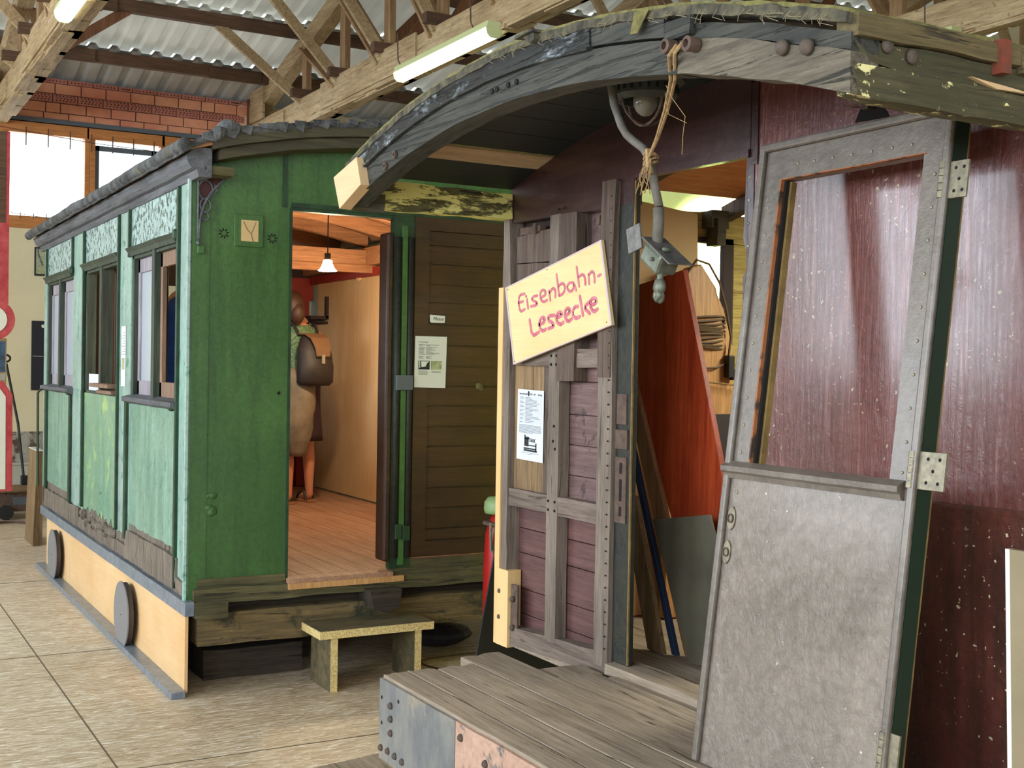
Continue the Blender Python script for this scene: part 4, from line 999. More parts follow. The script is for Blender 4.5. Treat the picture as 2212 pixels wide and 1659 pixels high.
# left end wall framing
yz([(4.585, .47), (4.545, .47), (4.545, 1.99), (4.585, 1.99)], RX-.03, .12, 'corner_facing', 'newwood')
yz([(4.545, .79), (4.492, .79), (4.492, 2.00), (4.515, 2.30), (4.56, 2.30), (4.56, 2.0)], RX-.025, .07, 'corner_post', 'stud', w=.004)
g = G(); g.box(RX-.035, 4.458, .47, RX+.03, 4.560, .795); build(g, 'corner_repair', 'newwood', rc, bevel=.002)
for z in (.59, .70): bolt(RX-.036, 4.53, z, .010, .006, nm='plug')
g = G(); g.box(RX-.02, 4.40, .50, RX-.012, 4.455, .74); pl_ = build(g, 'iron_plate', 'rusty', rc)
for z in (.56, .68): bolt(RX-.022, 4.43, z, .013, .016, nm='plate_bolt')
yz([(4.178, .56), (4.098, .56), (4.098, 1.72), (4.178, 1.72)], RX-.02, .05, 'middle_stud', 'stud', w=.002)
yz([(4.186, 1.72), (4.108, 1.72), (4.108, 2.26), (4.186, 2.26)], RX-.02, .05, 'upper_stud', 'stud', w=.003, seed=3)
g = G(); g.box(RX-.03, 3.975, 1.60, RX+.06, 4.103, 2.255); build(g.weather(.06, .002, 8, 3), 'boxed_stud', 'stud_d', rc)
yz([(3.806, .55), (3.716, .55), (3.710, 1.4), (3.722, 2.0), (3.705, 2.34), (3.79, 2.34), (3.806, 2.0)], RX-.03, .06, 'door_stud', 'stud', w=.002, seg=.06, freq=6)
yz([(3.806, 1.62), (3.722, 1.62), (3.716, 2.1), (3.70, 2.345), (3.79, 2.345), (3.806, 2.0)], RX-.036, .01, 'door_stud_upper', 'stud_d', w=.0015, seg=.05)
g = G(); g.box(RX-.01, 3.612, .55, RX+.014, 3.716, 2.34); build(g, 'door_jamb', 'jamb', rc, bevel=.003)
g = G(); g.box(RX-.0125, 3.610, .58, RX-.006, 3.616, 2.33); build(g.weather(.04, .0012, 22, 2), 'jamb_edge', 'ochre', rc)
g = G(); g.box(RX-.016, 3.635, 1.09, RX-.008, 3.705, 1.33); g.box(RX-.018, 3.63, 1.36, RX-.008, 3.71, 1.43); g.box(RX-.016, 3.64, 1.45, RX-.008, 3.70, 1.56); lk = build(g, 'lock_plate', 'rusty', rc)
g = G()
for z0, z1 in ((1.27, 1.31), (1.17, 1.25), (1.115, 1.15)): g.box(RX-.0175, 3.66, z0, RX-.0165, 3.675, z1)
build(g, 'lock_slot', 'hole', lk).location = (0, 0, 0)
yz([(4.478, 1.662), (4.10, 1.655), (4.10, 1.73), (4.478, 1.74)], RX-.018, .04, 'upper_rail', 'rail', w=.002)
yz([(4.10, 1.655), (3.80, 1.655), (3.80, 1.725), (4.10, 1.728)], RX-.018, .04, 'upper_rail', 'rail', w=.002, seed=5)
yz([(4.492, 1.07), (4.178, 1.07), (4.178, 1.142), (4.492, 1.142)], RX-.018, .04, 'lower_rail', 'rail', w=.002, seed=2)
yz([(4.10, 1.068), (3.803, 1.068), (3.803, 1.142), (4.10, 1.142)], RX-.018, .04, 'lower_rail', 'rail', w=.002, seed=3)
yz([(4.46, .48), (3.72, .515), (3.72, .60), (4.46, .56)], RX-.02, .06, 'bottom_rail', 'rail', w=.006, seed=7)
# nail holes in the studs
g = G()
for y, z in ((4.165, 1.12), (4.115, 1.12), (4.165, 1.085), (4.115, 1.085), (4.16, 1.70), (4.12, 1.70), (4.16, 1.665), (4.12, 1.665), (4.13, 1.42), (4.135, 1.36), (4.12, 1.33), (3.775, 1.70), (3.775, 1.66), (3.78, 1.10), (3.78, 1.06), (4.12, 2.28), (4.08, 2.28), (4.52, 1.17), (4.52, 1.02), (4.51, .95)):
    g.cyl((RX-.0235, y, z), (RX-.020, y, z), .0055, 8)
k = .62
while k < 2.3: g.cyl((RX-.037, 3.728, k), (RX-.034, 3.728, k), .0035, 6); k += .045
build(g, 'nail_hole', 'hole', rc)
# recessed boards behind the framing
g = G(); z = .50
for h in (.115, .105, .15, .105, .125): g.box(RX+.035, 3.80, z, RX+.055, 4.50, z+h-.004); z += h
build(g, 'lower_boards', 'board_low', rc)
g = G(); z = 1.10
for h in (.13, .12, .12, .13, .12): g.box(RX+.035, 3.80, z, RX+.055, 4.14, z+h-.003); z += h
g.box(RX+.04, 3.80, 1.72, RX+.055, 4.50, 1.95); g.box(RX+.04, 3.80, 1.954, RX+.055, 3.99, 2.08); g.box(RX+.04, 3.80, 2.084, RX+.055, 3.99, 2.28)
build(g, 'upper_boards', 'board_b', rc)
g = G(); g.box(RX+.004, 4.34, 1.142, RX+.02, 4.49, 1.66); g.box(RX+.004, 4.182, 1.142, RX+.02, 4.336, 1.66); lab(build(g, 'pine_boards', 'oldpine', rc), 'lighter vertical pine boards')
g = G(); g.box(RX+.002, 4.182, 1.142, RX+.0045, 4.25, 1.66); build(g.weather(.05, .004, 12, 3), 'paint_remnant', 'stud_d', rc)
g = G(); g.poly([(RX+.0, 4.186, 2.08), (RX+.0, 4.485, 2.09), (RX+.0, 4.485, 2.20), (RX+.0, 4.186, 2.215)], (.02, 0, 0)); build(g, 'infill_board', 'stud_d', rc)
g = G(); g.poly([(RX+.0, 4.186, 1.96), (RX+.0, 4.485, 1.94), (RX+.0, 4.485, 2.085), (RX+.0, 4.34, 2.082), (RX+.0, 4.186, 2.074)], (.02, 0, 0)); build(g, 'infill_board', 'stud_d', rc)
g = G(); g.box(RX+.05, 3.8, .5, RX+.06, 4.55, 2.3); build(g, 'backing', 'ext_dark', rc)
g = G(); g.box(RX-.0, 4.30, 2.205, RX+.03, 4.46, 2.235); g.box(RX-.01, 4.32, 2.20, RX+.01, 4.34, 2.245); build(g, 'bolt_track', 'rusty', rc)
g = G(); g.box(RX-.03, 3.815, 2.19, RX+.02, 3.835, 2.225); build(g, 'hook', 'rusty', rc)
# --- right part of the end wall, burgundy sheet
yz(arch_poly(RY0, 2.975, 1.325, 1.30), RX-.004, .03, 'wall_sheet', 'burg')
yz([(RY0, .5), (2.975, .5), (2.975, 1.30), (RY0, 1.325)], RX-.002, .03, 'lower_wall_sheet', 'burg_low')
yz([(2.975, .5), (3.02, .5), (3.02, 1.95), (3.005, 1.97), (3.005, 2.03), (3.02, 2.07), (3.01, 2.34), (2.975, 2.345)], RX-.008, .045, 'door_side_post', 'burg_dk', w=.002)
yz([(2.958, 2.3), (2.99, 2.3), (2.99, 2.56), (2.958, 2.56)], RX-.010, .02, 'cover_batten', 'burg_dk')
g = G(); z = 1.3
rr = random.Random(8)
for k in range(22): g.cyl((RX-.0105, 2.995+.008*(rr.random()-.5), .75+k*.072), (RX-.007, 2.995, .75+k*.072), .004, 6)
build(g, 'post_nail', 'nail', rc)
g = G(); g.poly([(RX-.006, 2.55, 2.36), (RX-.006, 2.42, 2.355), (RX-.006, 2.44, 2.385), (RX-.006, 2.47, 2.40), (RX-.006, 2.53, 2.395)], (.001, 0, 0)); build(g, 'hole', 'hole', rc)
g = G(); g.box(RX-.03, 2.478, 2.385, RX-.005, 2.498, 2.56); build(g, 'bracket_strap', 'rusty', rc)
g = G(); g.tube([(RX-.02, 2.50, 2.41), (RX-.03, 2.54, 2.40), (RX-.015, 2.58, 2.41)], .0025, 5); build(g, 'wire_stub', 'cord', rc)
# --- platform
px = [(1.755, 1.848, 4.0), (1.855, 1.958, 4.01), (1.966, 2.114, 4.005), (2.122, 2.296, 4.12)]
for k, (a, b, ye_) in enumerate(px):
    g = G(); q = random.Random(20+k); m = 5
    pts = [(a, 1.75), (b, 1.75)] + [(b-(b-a)*j/m, ye_+(q.random()-.5)*.03) for j in range(m+1)]
    g.poly([(x, y, .508) for x, y in pts], (0, 0, .038)); build(g.weather(.12, .0022, 6, k), 'platform_plank', 'plank', rc, bevel=.002)
for k, (a, b, ye_) in enumerate(((2.301, 2.46, 3.70), (2.463, 2.62, 3.62))):
    g = G(); g.box(a, 1.75, .508, b, ye_, .545); build(g.weather(.12, .002, 6, 9+k), 'platform_plank', 'plank', rc)
g = G(); g.box(2.31, 3.71, .50, 2.50, 3.86, .535); build(g.weather(.06, .006, 8, 3), 'platform_plank', 'plank', rc)
g = G(); g.box(1.78, 2.0, .40, 1.9, 3.95, .505); g.box(2.2, 2.0, .30, 2.3, 3.95, .50); build(g, 'platform_bearer', 'beam_d', rc)
g = G(); g.box(1.742, 3.412, .25, 1.757, 4.005, .535); build(g.weather(.08, .0015, 8, 2), 'headstock', 'steel_pl', rc)
g = G(); g.box(1.742, 1.5, .25, 1.757, 3.408, .535); lab(build(g.weather(.08, .0015, 8, 2), 'headstock', 'pink_pl', rc), 'headstock length in flaking pink primer')
rv = [(3.905, .459), (3.903, .413), (3.901, .364), (3.984, .291), (3.923, .295), (3.863, .294), (3.801, .292), (3.367, .494), (3.204, .459)]
first = bolt(1.742, rv[0][0], rv[0][1], .0125, .012, 'bolt', 'rivet')
copies(first, [(0, y-rv[0][0], z-rv[0][1]) for y, z in rv[1:]], rc)
g = G()
for y, z in ((3.986, .47), (3.843, .489), (3.983, .38)): g.cyl((1.7412, y, z), (1.744, y, z), .007, 10)
build(g, 'rivet_hole', 'hole', rc)
g = G(); g.box(1.9, 2.2, 0, 2.3, 3.8, .25); g.weather(.1, .01, 5, 3)
tag(build(g, 'timber_stack', 'beam_d'), 'dark timber stack on the floor carrying the red carriage platform', 'beam')
g = G(); g.box(2.7, 2.0, 0, 6.0, 2.3, .47); g.box(2.7, 4.0, 0, 6.0, 4.3, .47); build(g, 'underframe', 'black', rc)
g = G(); g.poly([(1.62, 4.18, 0), (2.6, 4.36, 0), (2.54, 4.79, 0), (1.55, 4.62, 0)], (0, 0, .022)); tag(build(g.weather(.12, .002, 6, 3), 'floor_board', 'plank'), 'flat grey board lying on the floor beside the red carriage platform', 'board')
# --- interior
g = G(); g.box(2.55, 1.9, .47, 6.4, 4.55, .56)
build(g, 'interior_floor', 'plank', rc)
g = G(); g.box(2.50, 3.02, .535, 2.62, 3.70, .575); build(g.weather(.07, .004, 8, 3), 'door_sill', 'plank', rc)
g = G(); secs = []
for k in range(19):
    y = 1.86+(4.36-1.86)*k/18; z = rtop(y)
    secs.append([(2.62, y, z-.012), (6.4, y, z-.012), (6.4, y, z+.004), (2.62, y, z+.004)])
g.strip(secs); build(g, 'interior_ceiling', 'orangeceil', rc)
for x in (2.95, 3.62, 4.5, 5.4):
    g = G(); secs = []
    for k in range(13):
        y = 1.9+(4.46-1.9)*k/12; z = rtop(y)-.012
        secs.append([(x, y, z-.07), (x+.05, y, z-.07), (x+.05, y, z), (x, y, z)])
    g.strip(secs); build(g.weather(.08, .003, 9, 3), 'roof_rib', 'stud_d', rc)
g = G(); g.box(2.62, 4.45, 2.24, 6.4, 4.50, 2.375); build(g.weather(.06, .006, 9, 5), 'waist_rail', 'yellow_in', rc)
g = G(); g.box(2.62, 4.46, .56, 3.44, 4.49, 2.24); g.box(3.70, 4.46, .56, 6.4, 4.49, 2.24); g.box(3.44, 4.46, .56, 3.70, 4.49, 1.42); build(g, 'inner_side_wall', 'yellow_in', rc)
g = G(); g.box(3.625, 4.44, 1.42, 3.68, 4.47, 2.26); g.box(3.45, 4.44, 2.235, 3.68, 4.47, 2.262); build(g, 'window_frame', 'ext_dark', rc)
g = G(); g.box(3.5, 4.38, 2.30, 3.60, 4.46, 2.38); g.box(3.52, 4.36, 2.22, 3.57, 4.44, 2.34); build(g.weather(.03, .005, 14, 2), 'rib_bracket', 'cornice', rc)
g = G(); g.box(6.4, 1.86, .5, 6.45, 4.55, 2.56); build(g, 'rear_wall', 'burg_dk', rc)
g = G(); g.box(2.6, RY0, .5, 6.45, RY0+.04, 2.36); build(g, 'near_side_wall', 'burg', rc)
g = G(); secs = []
for k in range(19):
    y = RY0+(4.37-RY0)*k/18; z = rtop(y)
    secs.append([(2.56, y, z+.006), (6.5, y, z+.006), (6.5, y, z+.02), (2.56, y, z+.02)])
g.strip(secs); build(g, 'roof_skin', 'felt', rc)
# ceiling lamp under the platform roof
cl = thing('ceiling_lamp', (2.16, 3.03, 2.59), 'dark round cast ceiling lamp with slotted ring and glass bulb under the platform roof', 'lamp')
c = (2.16, 3.03, 2.575)
g = G(); g.lathe(c, [(.002, .01), (.125, .01), (.125, -.012), (.112, -.02), (.112, -.035), (.118, -.04), (.118, -.06), (.098, -.07), (.098, -.10), (.085, -.115), (.075, -.115), (.075, -.05), (.002, -.05)], 32); build(g, 'housing', simple('dark cast lamp body', (44, 50, 46), .5, c2=(62, 66, 60), scale=30, bump=.3), cl, smooth=False)
g = G()
for k in range(24):
    a = k*PI/12; g.beam((c[0]+.099*math.cos(a), c[1]+.099*math.sin(a), c[2]-.075), (c[0]+.099*math.cos(a), c[1]+.099*math.sin(a), c[2]-.092), .008, .004, (math.cos(a), math.sin(a), 0))
build(g, 'vent_slot', 'hole', cl)
g = G(); g.ball((c[0], c[1], c[2]-.11), .038, (1, 1, 1.3), 16); build(g, 'glass_bulb', simple('grey glass bulb', (120, 116, 104), .15), cl, smooth=True)
g = G()
for a0 in (0, PI/2):
    g.tube([(c[0]+.085*math.cos(a0)*math.cos(t*PI/10), c[1]+.085*math.sin(a0)*math.cos(t*PI/10), c[2]-.11-.075*math.sin(t*PI/10)) for t in range(11)], .004, 6)
build(g, 'guard_cage', 'rusty', cl)
# hanging box on its cable, tied up with twine
hb_ = thing('junction_box', (2.0, 2.72, 1.95), 'grey green cast junction box hanging from a cable before the red carriage doorway', 'junction box')
def R_(p): return Vector(p)
g = G(); ang = math.radians(-33)
bx = Matrix.Translation((2.0, 2.715, 1.955)) @ Matrix.Rotation(math.radians(33), 4, 'X') @ Matrix.Scale(.72, 4)
def boxm(g, m, x0, y0, z0, x1, y1, z1):
    v = [g.bm.verts.new(m @ Vector(p)) for p in ((x0,y0,z0),(x1,y0,z0),(x1,y1,z0),(x0,y1,z0),(x0,y0,z1),(x1,y0,z1),(x1,y1,z1),(x0,y1,z1))]
    for q in ((0,3,2,1),(4,5,6,7),(0,1,5,4),(1,2,6,5),(2,3,7,6),(3,0,4,7)): g.bm.faces.new([v[i] for i in q])
boxm(g, bx, -.05, -.055, -.045, .05, .075, .035); build(g.weather(.03, .002, 20, 3, 2), 'box_body', 'zincbox', hb_, bevel=.010)
g = G(); boxm(g, bx, -.055, -.115, .036, .055, .095, .042); build(g, 'mounting_plate', 'cast', hb_, bevel=.001)
g = G(); m2 = Matrix.Translation((2.0, 2.79, 2.02)) @ Matrix.Rotation(math.radians(-12), 4, 'X'); boxm(g, m2, -.04, -.028, -.04, -.034, .036, .030); build(g, 'bent_lug', 'cast', hb_)
g = G(); g.ball(bx @ Vector((-.055, -.01, .0)), .006, seg=8); build(g, 'screw_head', 'cast', hb_)
g = G(); g.ball(bx @ Vector((-.02, -.03, .055)), .012, (1.2, .8, .7), 10); build(g, 'wing_nut', 'zincbox', hb_, smooth=True)
g = G(); g.tube([(1.99, 2.705, 1.925), (1.985, 2.70, 1.895), (1.98, 2.70, 1.868), (1.975, 2.69, 1.852), (1.98, 2.705, 1.84), (1.985, 2.718, 1.85), (1.985, 2.712, 1.87)], .009, 8); g.ball((1.985, 2.703, 1.878), .022, (.7, 1, 1.1), 10); g.ball((1.985, 2.70, 1.85), .017, (.6, .9, 1.2), 10); build(g.weather(.01, .003, 40, 2, 1), 'swivel_clamp', 'zincbox', hb_, smooth=True)
g = G()
g.tube([(2.0, 2.989, 2.585), (2.0, 2.983, 2.50), (2.0, 2.96, 2.42), (2.0, 2.92, 2.35), (2.0, 2.895, 2.322), (2.0, 2.86, 2.30), (2.0, 2.81, 2.27), (2.0, 2.775, 2.23), (2.0, 2.755, 2.16), (2.0, 2.735, 2.10)], .0125, 10)
g.weather(.04, .003, 20, 4, 2)
tag(build(g, 'lamp_cable', 'conduit', smooth=True), 'thick dusty grey cable bending down from the ceiling lamp to the junction box', 'cable')
g = G(); g.tube([(2.0, 2.735, 2.096), (2.0, 2.733, 2.05), (2.0, 2.737, 2.01), (2.0, 2.75, 1.975)], .0155, 10)
build(g, 'cable_sleeve', 'conduit', hb_, smooth=True)
tw = thing('twine_loop', (1.76, 2.37, 2.42), 'tan jute twine looped over the pipe socket and knotted round the hanging cable', 'twine')
g = G()
for dy, dx in ((0, 0), (.022, .004)):
    g.tube([(1.765, 2.352-dy, 2.425), (1.75, 2.362-dy, 2.40), (1.80, 2.42-dy*.8, 2.36), (1.88, 2.55-dy*.6, 2.32), (1.95, 2.68-dy*.3, 2.275), (1.985, 2.765, 2.235)], .0048, 6)
build(g, 'strand', 'rope', tw)
g = G()
for k in range(4): g.tube([(2.0+.018*math.cos(t*PI/4), 2.775+.02*math.sin(t*PI/4), 2.225+k*.007+.006*math.cos(t*PI/4+k)) for t in range(9)], .0045, 5)
g.tube([(1.985, 2.77, 2.26), (1.983, 2.76, 2.215), (1.985, 2.75, 2.19)], .009, 6)
build(g, 'knot', 'rope', tw)
g = G(); q = random.Random(6)
for k in range(14):
    y = 2.76+.03*(q.random()-.5); g.tube([(1.98, y, 2.23), (1.97, y+.05*(q.random()-.5), 2.19), (1.975, y+.09*(q.random()-.4), 2.12+.06*q.random())], .0011, 4)
g.tube([(1.80, 2.44, 2.35), (1.79, 2.40, 2.31), (1.80, 2.36, 2.26), (1.79, 2.355, 2.21), (1.80, 2.37, 2.17)], .0009, 4)
g.tube([(1.82, 2.47, 2.34), (1.81, 2.44, 2.28), (1.82, 2.38, 2.25)], .0008, 4)
tag(build(g, 'loose_fibres', 'rope', tw), kind='stuff')

# --- leaning door
th_ = math.atan2(.21, 1.74)
dr = thing('carriage_door', (2.16, 2.73, .549), 'taupe carriage door without glass leaning against the burgundy end wall', 'door')
dr.rotation_euler = (Matrix.Rotation(th_, 3, 'Y') @ Matrix.Rotation(-PI/2, 3, 'Z')).to_euler()
DW, DH = .690, 1.755
oL, oR, oB, oT = .088, .605, .848, 1.655
def dbox(g, x0, z0, x1, z1, y0=0, y1=.045): return g.box(x0, y0, z0, x1, y1, z1)
def dpart(g, name, mat, parent=dr, **k): return build(g, name, mat, parent, local=True, **k)
g = G(); dbox(g, 0, oB, oL-.006, DH); dpart(g, 'stile', 'door_fr')
g = G(); dbox(g, oR+.006, oB, DW, DH); dpart(g, 'stile', 'door_fr')
g = G(); dbox(g, oL-.006, oT+.004, oR+.006, DH); dpart(g, 'top_rail', 'door_fr')
g = G(); dbox(g, 0, 0, DW, oB-.018); dpart(g, 'lower_panel', 'door')
g = G(); dbox(g, oL-.006, oB-.018, oR+.006, oB, 0, .045); dpart(g, 'window_sill', 'door_fr')
g = G(); g.poly([(.0, -.030, oB-.012), (.0, -.004, oB+.004), (.0, .0, oB-.045), (.0, -.012, oB-.045), (.0, -.018, oB-.032), (.0, -.028, oB-.026)], (.655, 0, 0)); dpart(g.weather(.08, .0015, 9, 2), 'drip_ledge', 'door_fr')
# bead round the edge
g = G(); g.box(-.004, -.016, 0, .020, 0, DH+.012); dpart(g, 'edge_bead', 'door_fr', bevel=.006)
g = G(); g.box(DW-.020, -.016, 0, DW+.002, 0, DH+.012); dpart(g, 'edge_bead', 'door_fr', bevel=.006)
g = G(); g.box(-.004, -.018, DH-.012, DW+.002, 0, DH+.012); dpart(g, 'edge_bead', 'door_fr', bevel=.007)
# green edge with ochre rebate on the hinge side
g = G(); g.box(DW+.0, .001, .0, DW+.0035, .046, DH-.02); lab(dpart(g, 'door_edge', 'door_edge'), 'dark green painted edge')
g = G(); g.box(DW-.001, .045, .0, DW+.002, .053, DH-.03); dpart(g.weather(.05, .0012, 20, 3), 'rebate', 'ochre')
# window rebates: orange bare edge, black groove, ochre stop
g = G(); g.box(oL-.006, -.0005, oB, oL+.000, .012, oT+.002); g.box(oL-.006, -.0005, oT+.001, oR+.006, .012, oT+.004); dpart(g.weather(.04, .0012, 20, 3), 'opening_edge', 'orange_edge')
g = G(); g.box(oL-.006, .012, oB, oL+.008, .026, oT); dpart(g, 'glazing_groove', 'hole')
g = G(); g.box(oL-.006, .026, oB, oL+.016, .045, oT); dpart(g.weather(.04, .001, 20, 3), 'glazing_stop', 'ochre')
g = G(); g.box(oR-.003, .0, oB, oR+.006, .045, oT); dpart(g, 'opening_edge', 'door_fr')
# studs
def stud_mesh():
    g = G(); g.lathe((0, 0, 0), [(.0008, -.0035), (.0035, -.003), (.0048, 0)], 8, 'y'); return g
s0 = build(stud_mesh(), 'door_stud', 'nail', dr, local=True, smooth=True)
locs = [(.150, 1.695), (.215, 1.693), (.285, 1.692), (.355, 1.690), (.425, 1.688), (.495, 1.687), (.56, 1.685)]
locs += [(.046, 1.58-k*.078) for k in range(10)] + [(.643, 1.60-k*.082) for k in range(9)] + [(.05, .765), (.64, .87)]
s0.location = (locs[0][0], 0, locs[0][1])
copies(s0, [(a-locs[0][0], 0, b-locs[0][1]) for a, b in locs[1:]], dr)
# escutcheons
for x, z in ((.040, .690), (.036, .594)):
    g = G(); g.poly([(x+.017*math.cos(t*PI/8)*(1 if abs(math.sin(t*PI/8)) < .8 else .6), -.005, z+.034*math.sin(t*PI/8)) for t in range(16)], (0, .004, 0)); e_ = dpart(g, 'escutcheon', 'brass', bevel=.0015)
    g = G(); g.lathe((x, 0, z), [(.013, -.004), (.013, -.009), (.010, -.009), (.009, -.003), (.001, -.002)], 16, 'y'); dpart(g, 'key_socket', 'rusty', e_)
# hinges
for i, (z, w) in enumerate(((1.578, .055), (.880, .080), (.215, .03))):
    g = G(); g.box(DW-.010, -.004, z-.045, DW+w, -.001 + .004, z+.045); h_ = dpart(g, 'hinge', 'brass', bevel=.001)
    g = G()
    for k in range(5): g.cyl((DW-.012, -.012, z-.045+k*.018+.001), (DW-.012, -.012, z-.045+k*.018+.017), .010, 12)
    dpart(g, 'hinge_barrel', 'brass', h_)
    g = G()
    if w > .04:
        for a, b in ((.35, .028), (.78, .028), (.56, 0), (.35, -.028), (.78, -.028)): g.cyl((DW+w*a, -.0045, z+b), (DW+w*a, -.003, z+b), .0045, 8)
        dpart(g, 'screw_hole', 'hole', h_)
    else: g.bm.free()

# --- sign
so = Vector((2.498, 4.409, 1.662)); ax_ = Vector((0, -.9794, .2018)); up_ = Vector((0, .2018, .9794))
sg = thing('painted_sign', so, 'tilted pale plywood sign hand-painted Eisenbahn-Leseecke in rose red on the carriage wall', 'sign')
def sp(a, b, d=0): return tuple(so + ax_*a + up_*b + Vector((-1, 0, 0))*d)
g = G(); g.poly([sp(0, 0), sp(.737, .0), sp(.723, .326), sp(-.015, .333)], (.012, 0, 0)); build(g, 'board', 'signwood', sg, bevel=.001)
g = G()
for p, q in (((0, 0), (.737, 0)), ((.737, 0), (.723, .326)), ((.723, .326), (-.015, .333)), ((-.015, .333), (0, 0))):
    a, b = Vector(p), Vector(q); c_ = Vector((.361, .165)); 
    g.poly([sp(*a, .0002), sp(*b, .0002), sp(*(b+(c_-b)*.03), .0002), sp(*(a+(c_-a)*.03), .0002)], (-.0008, 0, 0))
build(g.weather(.03, .0007, 20, 3), 'border', 'signedge', sg)
ST = [[(0.14, 0.268), (0.097, 0.273), (0.085, 0.244), (0.092, 0.202), (0.131, 0.205)], [(0.085, 0.243), (0.123, 0.24)], [(0.156, 0.24), (0.158, 0.202)], [(0.149, 0.256), (0.152, 0.253)], [(0.238, 0.235), (0.207, 0.24), (0.19, 0.231), (0.218, 0.216), (0.236, 0.204), (0.215, 0.199), (0.181, 0.205)], [(0.264, 0.221), (0.301, 0.221), (0.304, 0.239), (0.279, 0.25), (0.259, 0.237), (0.262, 0.211), (0.285, 0.197), (0.309, 0.199)], [(0.33, 0.232), (0.333, 0.193)], [(0.331, 0.222), (0.36, 0.237), (0.377, 0.225), (0.372, 0.196)], [(0.396, 0.281), (0.4, 0.196)], [(0.401, 0.231), (0.431, 0.239), (0.451, 0.219), (0.438, 0.197), (0.404, 0.193)], [(0.51, 0.218), (0.48, 0.226), (0.459, 0.212), (0.478, 0.189), (0.506, 0.192), (0.513, 0.217), (0.523, 0.185)], [(0.542, 0.271), (0.547, 0.194)], [(0.548, 0.228), (0.576, 0.235), (0.592, 0.221), (0.591, 0.19)], [(0.618, 0.222), (0.616, 0.186)], [(0.619, 0.219), (0.645, 0.229), (0.656, 0.214), (0.653, 0.183)], [(0.679, 0.199), (0.698, 0.2)]]
ST2 = [[(0.162, 0.154), (0.17, 0.082), (0.226, 0.088)], [(0.231, 0.117), (0.276, 0.117), (0.279, 0.137), (0.245, 0.14), (0.231, 0.115), (0.246, 0.086), (0.28, 0.088)], [(0.353, 0.127), (0.308, 0.135), (0.3, 0.119), (0.336, 0.101), (0.343, 0.084), (0.3, 0.086)], [(0.371, 0.113), (0.409, 0.114), (0.403, 0.13), (0.374, 0.13), (0.361, 0.105), (0.385, 0.08), (0.414, 0.085)], [(0.436, 0.107), (0.469, 0.112), (0.463, 0.131), (0.435, 0.13), (0.425, 0.105), (0.445, 0.078), (0.473, 0.084)], [(0.525, 0.121), (0.499, 0.125), (0.481, 0.102), (0.5, 0.078), (0.532, 0.08)], [(0.545, 0.155), (0.554, 0.08)], [(0.609, 0.12), (0.563, 0.107), (0.601, 0.076)], [(0.619, 0.103), (0.654, 0.104), (0.649, 0.124), (0.619, 0.127), (0.607, 0.101), (0.627, 0.074), (0.655, 0.079)]]
def smooth2(pts):
    if len(pts) < 3: return pts
    P_ = [pts[0]]
    for a, b in zip(pts, pts[1:]):
        P_ += [(a[0]*.75+b[0]*.25, a[1]*.75+b[1]*.25), (a[0]*.25+b[0]*.75, a[1]*.25+b[1]*.75)]
    return P_ + [pts[-1]]
for nm, SS, w in (('lettering', ST, .0115), ('lettering', ST2, .0145)):
    g = G()
    for s_ in SS: g.ribbon(smooth2(s_), w, .0012, lambda a, b, d: sp(a, b, d+.0003))
    build(g, nm, 'signpaint', sg)
g = G()
for a, b in ((.008, .32), (.705, .018), (.012, .012), (.33, .318)): g.cyl(sp(a, b, .0), sp(a, b, .0022), .0022, 6)
build(g, 'nail', 'rusty', sg)

# --- printed sheet on the red carriage
x_ = RX-.001
nt = thing('notice_sheet', (x_, 4.35, 1.273), 'white printed notice with a carriage picture, on pine boards below the painted sign', 'notice')
def np_(a, b, d=0): # a 0..1 across, b 0..1 up
    return (x_-.001-d, 4.459-.216*a - .004*b*(1-a), 1.268+.293*b - .004*a)
def nq(g, a0, b0, a1, b1, d=.0006): g.poly([np_(a0, b0, d), np_(a1, b0, d), np_(a1, b1, d), np_(a0, b1, d)], (.0004, 0, 0))
g = G(); nq(g, 0, 0, 1, 1, 0); build(g, 'sheet', 'paperb', nt)
g = G(); nq(g, .08, .52, .92, .905, .0007); build(g, 'table_shade', 'papergrey', nt)
g = G(); rr = random.Random(4)
for k in range(19):
    b = .535+k*.0195; 
    if k % 3 != 1: nq(g, .10, b, .10+.10+.08*rr.random(), b+.006, .0012)
    nq(g, .31, b, .5+.38*rr.random(), b+.006, .0012)
for k in range(8): nq(g, .08, .385+k*.0158, .92-(.3 if k == 0 else 0), .389+k*.0158+.002, .0012)
nq(g, .2, .105, .85, .110, .0012); nq(g, .42, .088, .6, .093, .0012)
build(g, 'printed_lines', 'ink', nt)
def ntext(body, size, a, b):
    p = Vector(np_(a, b, .0013)) - nt.location
    m = Matrix(((0, 0, -1, p.x), (-1, 0, 0, p.y), (0, 1, 0, p.z), (0, 0, 0, 1)))
    textmesh(body, size, 'inkd', nt, m, .0002, 'heading')
ntext('Personenwagen', .0105, .08, .925); ntext('BÖ - oliv', .0115, .50, .925); ntext('DB-Zug', .0105, .78, .925)
g = G(); g.poly([(x_-.0022, 4.459-.216*.44+.007*math.cos(t*PI/6), 1.268+.293*.94+.011*math.sin(t*PI/6)) for t in range(12)], (.0004, 0, 0)); build(g, 'emblem', 'inkd', nt)
g = G()
for q4 in ((.28, .13, .78, .155), (.28, .16, .75, .18), (.30, .20, .46, .31), (.30, .30, .48, .335), (.46, .21, .75, .225), (.72, .14, .76, .255)): nq(g, *q4, .0012)
for k in range(4): nq(g, .50+k*.055, .265, .53+k*.055, .305, .0012)
nq(g, .46, .31, .74, .316, .0012); nq(g, .30, .335, .34, .36, .0012)
lab(build(g, 'picture', 'inkd', nt), 'black and white picture of a railway carriage')

